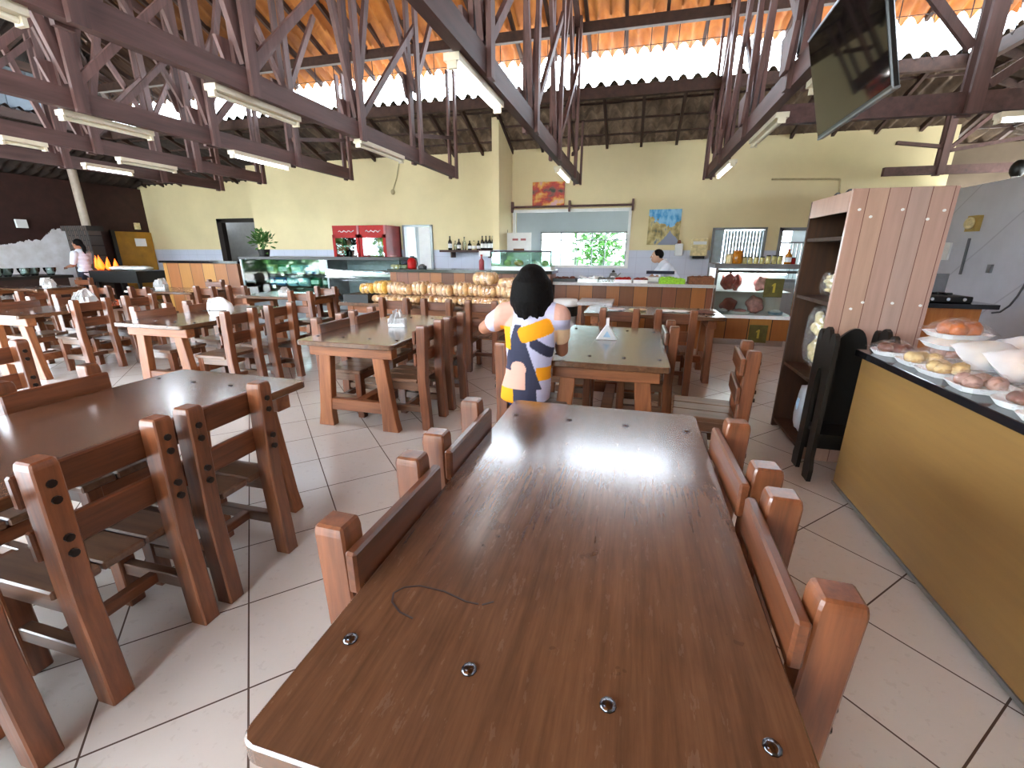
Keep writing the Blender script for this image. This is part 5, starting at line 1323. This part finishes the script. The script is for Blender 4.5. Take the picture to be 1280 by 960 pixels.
def head(mb, c, fwd, up=(0, 0, 1), s=1.0):
    f = Vector(fwd).normalized(); u = Vector(up); u = (u - f * u.dot(f)).normalized(); r = f.cross(u); c = Vector(c)
    R = Matrix((r, f, u)).transposed()
    mb.ell(c, (.076 * s, .096 * s, .112 * s), R, 22, 14); mb.ell(c + f * .022 * s - u * .052 * s, (.058 * s, .072 * s, .068 * s), R, 18, 12)
    cap(mb, c + f * .094 * s + u * .012 * s, c + f * .114 * s - u * .022 * s, .008 * s, .013 * s, 4)      # nose
    mb.ell(c + f * .088 * s - u * .055 * s, (.026 * s, .012 * s, .007 * s), R, 10, 6); mb.ell(c + f * .087 * s - u * .067 * s, (.022 * s, .012 * s, .008 * s), R, 10, 6)
    for q in (-1, 1):
        mb.ell(c + r * (q * .076 * s) - f * .004 * s - u * .008 * s, (.010 * s, .019 * s, .030 * s), R, 10, 8)
        mb.ell(c + r * (q * .032 * s) + f * .080 * s + u * .026 * s, (.022 * s, .012 * s, .006 * s), R, 8, 6)
    return f, u, r, R
def eyes(t, c, fwd, up=(0, 0, 1), s=1.0):
    f = Vector(fwd).normalized(); u = Vector(up); u = (u - f * u.dot(f)).normalized(); r = f.cross(u); c = Vector(c)
    for q in (-1, 1): MB().ell(c + r * (q * .031 * s) + f * .086 * s + u * .008 * s, (.011 * s, .011 * s, .008 * s), None, 10, 8).build('eye', M['paper'], t, world=True, smooth=True); MB().ell(c + r * (q * .031 * s) + f * .095 * s + u * .008 * s, (.005 * s, .005 * s, .005 * s), None, 8, 6).build('pupil', M['hair'], t, world=True, smooth=True)

# ---- the seated woman, her back to the camera
t = thing('person', 'seated woman with a dark bob and a patterned yellow and navy blouse', 'person', (-.66, 2.76, 0))
HC = (-.605, 2.70, 1.235); fw = (.12, 1, -.18)
shL, shR = Vector((-.775, 2.69, 1.06)), Vector((-.435, 2.69, 1.06)); elL, elR = Vector((-.925, 2.72, .965)), Vector((-.432, 2.86, .815)); wrL, wrR = Vector((-.73, 2.93, 1.0)), Vector((-.50, 3.01, .93))
TOR = [(.52, -.66, 2.74, .165, .125), (.60, -.645, 2.725, .158, .122), (.68, -.63, 2.71, .142, .110), (.77, -.62, 2.70, .136, .106), (.86, -.612, 2.69, .146, .11), (.95, -.608, 2.685, .158, .112), (1.02, -.605, 2.685, .162, .105), (1.065, -.605, 2.69, .145, .085)]
def torso(mb, g=0.0):
    for (a, b) in zip(TOR, TOR[1:]):
        for k in range(4):
            z, x, y, rx, ry = [p + (q - p) * k / 4 for p, q in zip(a, b)]
            mb.ell((x, y, z), (rx + g, ry + g, .05 + g * .5), None, 24, 12)
    cap(mb, (-.70, 2.69, 1.085), shL, .062 + g, .066 + g); cap(mb, (-.51, 2.69, 1.085), shR, .062 + g, .066 + g)
mb = MB(); torso(mb)
cap(mb, (-.605, 2.69, 1.08), (-.605, 2.70, 1.18), .058, .052); head(mb, HC, fw)
for sh, el, wr in ((shL, elL, wrL), (shR, elR, wrR)): chain(mb, [(sh, .060), (sh.lerp(el, .5), .054), (el, .043)]); chain(mb, [(el, .043), (el.lerp(wr, .35), .042), (wr, .028)])
hand(mb, wrL, (.55, .30, .25), (.5, -.6, 0), 1, .55); hand(mb, wrR, (-.45, .05, .55), (-.5, -.5, 0), -1, .55)
hipL, hipR, knL, knR, anL, anR = Vector((-.735, 2.76, .525)), Vector((-.615, 2.76, .525)), Vector((-.745, 3.13, .54)), Vector((-.625, 3.15, .54)), Vector((-.74, 3.16, .09)), Vector((-.63, 3.18, .09))
for h, k, a in ((hipL, knL, anL), (hipR, knR, anR)):
    chain(mb, [(h, .085), (h.lerp(k, .5), .072), (k, .055)]); chain(mb, [(k, .055), (k.lerp(a, .3), .053), (a, .036)]); cap(mb, a + Vector((0, -.03, -.045)), a + Vector((0, .15, -.06)), .036, .026)
organic(mb, 'body', M['skin'], t, .0062, 5)
eyes(t, HC, fw)
mb = MB(); torso(mb, .013)
for sh, el in ((shL, elL), (shR, elR)): chain(mb, [(sh, .073), (sh.lerp(el, .52), .066)])
sh_o = organic(mb, 'blouse', None, t, .006, 8)
# printed pattern of the cloth: large flat shapes
def cloth_col(p):
    x, z, y = p.x, p.z, p.y
    W, Yl, N, P = lin('bdb9d2'), lin('ec9a02'), lin('2e2f44'), lin('cf9e8c')
    back = y < 2.74
    def rr(cx, cz, hw, hh, ang, r=.03):
        a = (x - cx) * cos(ang) + (z - cz) * sin(ang); b = -(x - cx) * sin(ang) + (z - cz) * cos(ang)
        qx, qz = max(abs(a) - hw + r, 0), max(abs(b) - hh + r, 0); return sqrt(qx * qx + qz * qz) < r and abs(a) < hw and abs(b) < hh
    if x < -.80 : return W if (x < -.838) else P
    if rr(-.557, .985, .105, .050, .36): return Yl
    if x < -.715 and z < 1.0 and z > .86: return Yl
    if x < -.70 and z >= 1.0: return P
    if x > -.450: return lin('eec9a0') if z < .985 else (W if z < 1.05 else P)
    if rr(-.665, .735, .052, .052, 0, .05) or (z < .72 and x < -.62 and z > .60): return P
    if (x - (-.665)) ** 2 < (.018 + (1.03 - z) * .30) ** 2 and z < 1.02 and z > .60 and x < -.55 + (0.86 - z) * .15: return N
    if rr(-.515, .875, .085, .032, -.62): return N
    if z < .75 and x > -.55: return Yl if z > .66 else W
    if z < .64: return Yl if x < -.7 else N
    return W
me = sh_o.data; ca = me.color_attributes.new('print', 'FLOAT_COLOR', 'POINT'); off = t.location
for i, v in enumerate(me.vertices): ca.data[i].color = cloth_col(v.co + off)
tm = NT('printed_blouse'); at = tm.n('ShaderNodeAttribute', attribute_name='print'); tm.set(Base_Color=at.outputs['Color'], Roughness=.85); tm.bump(tm.noise(tm.obj(), 30, 3), .25, .01); me.materials.clear(); me.materials.append(tm.m)
mb = MB()
for z, x, y, rx, ry in ((.535, -.665, 2.75, .172, .132), (.60, -.65, 2.735, .163, .126)): mb.ell((x, y, z), (rx, ry, .075), None, 24, 12)
for h, k, a in ((hipL, knL, anL), (hipR, knR, anR)): chain(mb, [(h, .096), (h.lerp(k, .5), .082), (k, .064)]); chain(mb, [(k, .064), (a + Vector((0, 0, .04)), .052)])
organic(mb, 'trousers', M['denim'], t, .0095, 5)
mb = MB(); c = Vector(HC); rr = random.Random(11)
mb.ell(c + Vector((0, -.012, .030)), (.100, .112, .112), None, 26, 16)
for k in range(40):                                           # locks of a bob falling to the shoulders
    a = radians(-212 + 244 * k / 39); d = Vector((cos(a), sin(a), 0)); p0 = c + Vector((d.x * .050, -.012 + d.y * .055, .100)); p1 = c + Vector((d.x * .100, -.014 + d.y * .108, .03)); p2_ = c + Vector((d.x * .118, -.016 + d.y * .112, -.07)); p3_ = c + Vector((d.x * (.108 + rr.uniform(-.012, .012)), -.016 + d.y * .098, -.150 - rr.uniform(0, .035)))
    chain(mb, [(p0, .018), (p1, .020), (p2_, .019), (p3_, .008)])
mb.ell(c + Vector((0, -.045, -.06)), (.095, .055, .10), None, 18, 12)
organic(mb, 'hair', M['hair'], t, .006, 2)
for a in (anL, anR): MB().ell(a + Vector((0, .06, -.062)), (.042, .125, .027), None, 16, 8).build('shoe', M['black'], t, world=True, smooth=True)
ph = (wrL + wrR) / 2 + Vector((-.01, .09, .06))
solo(MB().cbox(ph, (.075, .012, .15), Matrix.Rotation(-.5, 3, 'X')), 'mobile_phone', M['black'], 'dark phone held by the seated woman in front of her chest', 'phone')

# ---- person in white at the far left
def standing(t, base, face, h, shirt, trousers, arms, hairlen, skin='skin', lean=(0, 0)):
    b = Vector(base); f = Vector(face).normalized(); r = f.cross(Vector((0, 0, 1))); s = h / 1.68
    def W(a, q, z): return b + r * (a * s) + f * ((q + lean[0] * max(0, z - .9)) * s) + Vector((0, 0, (z - lean[1] * max(0, z - .9)) * s))
    R = Matrix((r, f, Vector((0, 0, 1)))).transposed()
    def tor(mb, g=0):
        for z, rx, ry in ((.88, .160, .115), (.97, .148, .108), (1.07, .135, .10), (1.17, .148, .105), (1.27, .162, .108), (1.34, .155, .095), (1.385, .12, .075)): mb.ell(W(0, 0, z), ((rx + g) * s, (ry + g) * s, .085 * s), R, 20, 12)
    mb = MB(); tor(mb); cap(mb, W(0, 0, 1.38), W(0, .015, 1.48), .056 * s, .05 * s); hc = W(0, .02, 1.56); head(mb, hc, f, s=s)
    sl = MB(); tor(sl, .014)
    for q, (el, wr) in zip((-1, 1), arms):
        S, E, Wr = W(q * .175, 0, 1.345), W(*el), W(*wr); chain(mb, [(S, .058 * s), (E, .041 * s)]); chain(mb, [(E, .042 * s), (Wr, .027 * s)]); hand(mb, Wr, (Wr - E), Vector((0, 0, -1)) - r * q * .3, q, .5, s)
        chain(sl, [(S, .074 * s), (S.lerp(E, .75), .062 * s)])
    tr = MB(); tr.ell(W(0, 0, .90), (.17 * s, .125 * s, .09 * s), R)
    for q in (-1, 1):
        H, K, A = W(q * .088, 0, .86), W(q * .09, .02, .47), W(q * .09, -.01, .08); chain(mb, [(H, .082 * s), (K, .053 * s), (A, .036 * s)]); cap(mb, A + f * -.02 * s - Vector((0, 0, .04 * s)), A + f * .14 * s - Vector((0, 0, .052 * s)), .034 * s, .025 * s)
        chain(tr, [(H, .095 * s), (K, .066 * s), (A + Vector((0, 0, .03 * s)), .052 * s)])
        MB().ell(A + f * .06 * s - Vector((0, 0, .053 * s)), (.042 * s, .12 * s, .027 * s), R, 16, 8).build('shoe', M['black'], t, world=True, smooth=True)
    organic(mb, 'body', M[skin], t, .0085, 4); organic(sl, 'shirt', M[shirt], t, .011, 5); organic(tr, 'trousers', M[trousers], t, .012, 5); eyes(t, hc, f, s=s)
    hr = MB(); hr.ell(hc - f * .022 * s + Vector((0, 0, .032 * s)), (.088 * s, .098 * s, .098 * s), R, 20, 12)
    if hairlen: chain(hr, [(hc - f * .09 * s, .045 * s), (hc - f * .125 * s - Vector((0, 0, .07 * s)), .045 * s), (hc - f * .11 * s - Vector((0, 0, hairlen * s)), .028 * s)])
    organic(hr, 'hair', M['hair'], t, .010, 3)
    return W
p2 = at_y(97, 302, 7.9)
t = thing('person', 'person in white shirt with dark tied hair, standing by the dark left wall', 'person', (p2.x, 7.9, 0))
standing(t, (p2.x, 7.9, 0), (-.95, -.3, 0), 1.70, 'shirtw', 'navy', [((-.23, .06, 1.08), (-.12, .28, 1.05)), ((.23, .06, 1.08), (.12, .28, 1.07))], .20)
p3 = at_y(829, 322, 8.5)
t = thing('person', 'dark-haired person in a pale shirt bending behind the stone counter, mostly hidden', 'person', (p3.x + .30, 8.5, 0))
standing(t, (p3.x + .30, 8.5, 0), (-1, -.15, 0), 1.62, 'shirtw', 'navy', [((-.22, .30, 1.10), (-.14, .48, 1.02)), ((.22, .30, 1.10), (.14, .48, 1.02))], 0, 'skin2', (.62, .22))
# ================================================================== LIGHT AND CAMERA
wd = bpy.data.worlds.new('sky'); SC.world = wd; wd.use_nodes = True
bg = wd.node_tree.nodes['Background']; bg.inputs['Color'].default_value = (.78, .89, 1.0, 1); bg.inputs['Strength'].default_value = SKY
sun = bpy.data.lights.new('sun', 'SUN'); sun.energy = SUN; sun.angle = radians(1.5); sun.color = (1, .95, .86)
so = bpy.data.objects.new('sun', sun); link(so)
so.rotation_euler = Vector((.20, .42, .88)).to_track_quat('Z', 'Y').to_euler()
cam = bpy.data.cameras.new('camera'); co = bpy.data.objects.new('camera', cam); link(co)
cam.sensor_width = 36.0; cam.sensor_fit = 'HORIZONTAL'; cam.lens = F_PX / 1280 * 36.0; cam.clip_start = .05; cam.clip_end = 300
co.matrix_world = Matrix.Translation(EYE) @ RM.to_4x4(); SC.camera = co
vs = SC.view_settings; vs.view_transform = 'Standard'; vs.look = 'None'; vs.gamma = 1.0; vs.use_curve_mapping = False; vs.exposure = EXPO
SC.display_settings.display_device = 'sRGB'
SC.cycles.use_denoising = True; SC.cycles.max_bounces = 10; SC.cycles.diffuse_bounces = 5; SC.cycles.transparent_max_bounces = 16; SC.cycles.sample_clamp_indirect = 8.0
